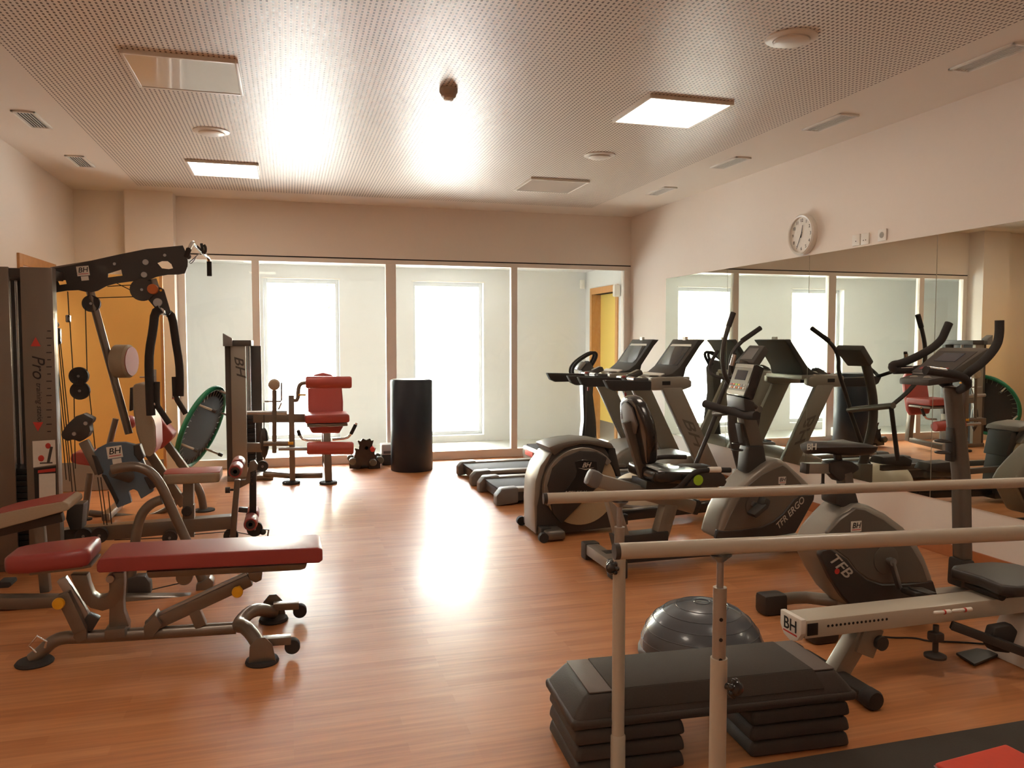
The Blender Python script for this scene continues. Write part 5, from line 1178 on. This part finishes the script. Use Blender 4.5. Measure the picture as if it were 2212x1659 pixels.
MB().beam(P7(992, 640), V((P7(992, 640).x, YL, .03)), .055, .07, (0, 1, 0)).build('left_post', 'champ', t)
MB().beam(V((P7(1272, 900).x, YL-.05, .5)), V((P7(1285, 1300).x, YL-.1, .03)), .07, .11, (0, 1, 0)).build('seat_post', 'champ', t)
for cx, y in ((992, YL), (1287, YL-.1)): MB().lathe([(0, 0), (.085, 0), (.09, .01), (.085, .022), (0, .03)], V((P7(cx, 1300, y).x, y, 0)), (0, 0, 1), 26).build('rubber_foot', 'rubber', t)
MB().tube([V((P7(780, 1265, 8.35).x, 8.35, .07)), V((P7(992, 1265).x, YL+.05, .07)), V((P7(1240, 1250).x, YL, .07))], .03, 12).build('base_tube', 'champ', t)
MB().tube([P7(858, 600), P7(858, 1100)], .022, 12).build('lever_arm', 'champ', t)
MB().lathe([(0, -.03), (.05, -.03), (.056, -.02), (.056, .03), (.04, .05), (0, .055)], P7(857, 555), (0, -1, 0), 24).build('counterweight', 'beige', t)
MB().tube([P7(780, 690), P7(905, 690), P7(915, 680), P7(915, 540)], .008, 8).build('range_selector', 'steel', t)
MB().tube([P7(890, 755), P7(915, 700)], .008, 8).build('selector_lever', 'steel', t)
MB().lathe([(0, -.16), (.03, -.10), (.045, -.04), (.045, .06), (.035, .13), (.012, .16), (0, .16)], P7(777, 1030, 8.2), (0, 0, 1), 20).build('cable_weight', 'black', t)
MB().cyl(P7(775, 700, 8.2), P7(775, 930, 8.2), .004, 6).build('cable', 'cable', t)
MB().cyl(P7(770, 1025), P7(985, 1025), .026, 16).build('pivot_tube', 'champ', t)
MB().lathe([(0, 0), (.02, 0), (.022, .05), (0, .05)], P7(968, 1022, YL-.02), (1, 0, 0), 14).build('pull_pin', 'ymark', t)
MB().cyl(P7(890, 1068, YL-.12), P7(1125, 1068, YL-.12), .018).build('roller_shaft', 'steel', t)
MB().tube([P7(1115, 540, YL-.02), P7(1065, 548, YL-.02), P7(1048, 590, YL-.02), P7(1046, 680, YL-.02), P7(1005, 682, YL-.02)], .02, 12, smooth=1).build('upper_roller_arm', 'champ', t)
MB().cyl(P7(1050, 638, YL-.05), P7(1110, 638, YL-.05), .010).build('pull_pin', 'ymark', t)
def xroller(c0, c1, cy, y, r_):
    a, b = P7(c0, cy, y), P7(c1, cy, y)
    MB().lathe([(0, 0), (r_*.85, 0), (r_, .015), (r_, (b-a).length-.015), (r_*.85, (b-a).length), (0, (b-a).length)], a, b-a, 26).build('foam_roller', 'redf', t)
xroller(1108, 1472, 538, YL-.1, .060); xroller(1118, 1487, 1062, YL-.12, .064)
sc = V((P7(1280, 830).x, 8.28, P7(1280, 830, 8.08).z))
MB().obox(sc, (.44, .42, .085), None, .028, 3).build('seat', 'redf', t)
MB().obox(sc-V((0, 0, .065)), (.40, .36, .03), None, .006).build('seat_frame', 'champ', t)
bk = [P7(1125, 585, 8.5), P7(1175, 480, 8.58), P7(1245, 462, 8.6), P7(1315, 480, 8.58), P7(1400, 585, 8.5), P7(1412, 700, 8.42), P7(1408, 900, 8.42), P7(1380, 950, 8.4), P7(1160, 950, 8.4), P7(1132, 900, 8.42), P7(1128, 700, 8.42)]
MB().slab([V((p.x*1.0, 8.5+(p.z-.5)*.22, p.z)) for p in bk], .07, (0, 1, -.22), .02, 3).build('backrest', 'redf', t)
MB().beam(V((sc.x, 8.62, .55)), V((sc.x, 8.66, .08)), .07, .07, (0, 1, 0)).build('backrest_post', 'champ', t)
MB().beam(V((sc.x, 8.62, .10)), V((sc.x, YL-.1, .06)), .06, .06).build('floor_beam', 'champ', t)
for pts in ([(1230, 1003), (1090, 1000), (1060, 960), (1045, 915)], [(1320, 995), (1435, 985), (1468, 950), (1512, 862)]):
    h = MB().tube([P7(a, b, YL+.05) for a, b in pts], .013, 10, smooth=1).build('side_handle', 'chrome', t)
    g0, g1 = P7(*pts[-2], YL+.05), P7(*pts[-1], YL+.05); MB().cyl(g0, g0.lerp(g1, .85), .018).build('grip', 'foam', h)

# ------------------------------------------------------------------ dumbbell rack, box, drum
yd = 8.9
t = thing('dumbbell_rack', (.81, yd, 0), 'small black plastic dumbbell rack on the floor left of the black drum', 'dumbbell rack')
rk = C7([(1455, 1225), (1455, 1180), (1490, 1150), (1505, 1090), (1495, 1062), (1530, 1070), (1535, 1040), (1518, 1000), (1545, 1008), (1560, 985), (1590, 998), (1620, 985), (1632, 1005), (1650, 998), (1635, 1050), (1640, 1068), (1668, 1060), (1655, 1100), (1670, 1150), (1702, 1180), (1702, 1225), (1610, 1228), (1605, 1205), (1548, 1205), (1545, 1228)])
for y in (yd-.1, yd+.08): MB().slab(ys(rk, y), .02, (0, 1, 0), .004, 1, False).build('side_frame', 'blackg', t)
p = at_y(790, 965, yd); MB().cyl((p.x, yd-.1, p.z), (p.x, yd+.1, p.z), .02).build('cross_bar', 'black', t)
p = at_y(790, 1000, yd); MB().box((p.x-.12, yd-.09, .02), (p.x+.12, yd+.09, .045), .004).build('tray', 'black', t)
M['olive'] = mat('olive_vinyl', '#5e5b4c', .4); 
def dumbbell(px, py, mt_, label, y=yd, r_=.042, grp='dumbbells on the black rack'):
    p = at_y(px, py, y); t2 = thing('dumbbell', (p.x, y, p.z), label, 'dumbbell', grp)
    for s in (-1, 1): MB().lathe([(0, -.03), (r_*.8, -.03), (r_, -.018), (r_, .018), (r_*.8, .03), (0, .03)], (p.x, y+s*.13, p.z), (0, 1, 0), 12).build('weight_head', mt_, t2)
    MB().cyl((p.x, y-.11, p.z), (p.x, y+.11, p.z), .014, 12).build('handle', 'steel' if mt_ != 'inkr' else mt_, t2)
dumbbell(760, 993, 'olive', 'olive-grey dumbbell at the lower left of the small rack')
dumbbell(803, 995, 'olive', 'olive-grey dumbbell at the lower right of the small rack, in front')
dumbbell(818, 990, 'olive', 'olive-grey dumbbell at the lower right of the small rack, farther back', yd+.07)
dumbbell(802, 967, 'inkr', 'small red dumbbell on the right arm of the rack', yd, .03)
t = thing('storage_box', (1.07, 9.05, 0), 'translucent plastic box with dark lower part beside the dumbbell rack', 'storage box')
MB().box((1.02, 9.0, .0), (1.2, 9.16, .12), .01).build('box_base', 'greyd', t)
MB().box((1.015, 8.99, .12), (1.21, 9.17, .24), .012).build('box_lid', mat('translucent_plastic', '#c9c4c0', .3), t)
MB().obox((1.09, 8.989, .15), (.11, .002, .03)).build('box_label', 'grey', t)
t = thing('foam_drum', (1.305, 8.63, 0), 'tall black padded cylinder standing on the floor before the partition mullion', 'padded cylinder')
MB().lathe([(0, 0), (.225, 0), (.23, .008), (.23, .985), (.222, .997), (0, 1.0)], (1.305, 8.63, 0), (0, 0, 1), 56).build('drum_body', mat('black_vinyl', '#1c2632', .42, nscale=20, var=.15), t)
MB().lathe([(.21, .998), (.21, 1.003), (0, 1.003)], (1.305, 8.63, 0), (0, 0, 1), 48).build('top_cover', 'grey', t)
# a leafy branch beyond the first corridor window
t = thing('garden_tree', (1.6, 16.0, -.02), 'green tree outside the left corridor window, a few leaves in view', 'tree')
MB().tube([V((1.6, 16, 0)), V((1.5, 16, 1.5)), V((1.3, 15.9, 2.6))], [.07, .04], 10).build('trunk', 'wood', t)
lf_ = MB()
for i in range(260):
    a = random.random()*2*PI; b = random.uniform(-1, 1); r_ = random.random()**.4*.7
    p = V((1.15, 15.9, 2.35)) + V((math.cos(a)*math.sqrt(1-b*b), math.sin(a)*math.sqrt(1-b*b), b*.9))*r_
    d = V((random.uniform(-1, 1), random.uniform(-1, 1), random.uniform(-1, 1))).normalized(); e_ = d.orthogonal().normalized()
    lf_.quad(p-d*.06, p+e_*.025, p+d*.06, p-e_*.025)
lf_.build('foliage', 'leaf', t, smooth=False)
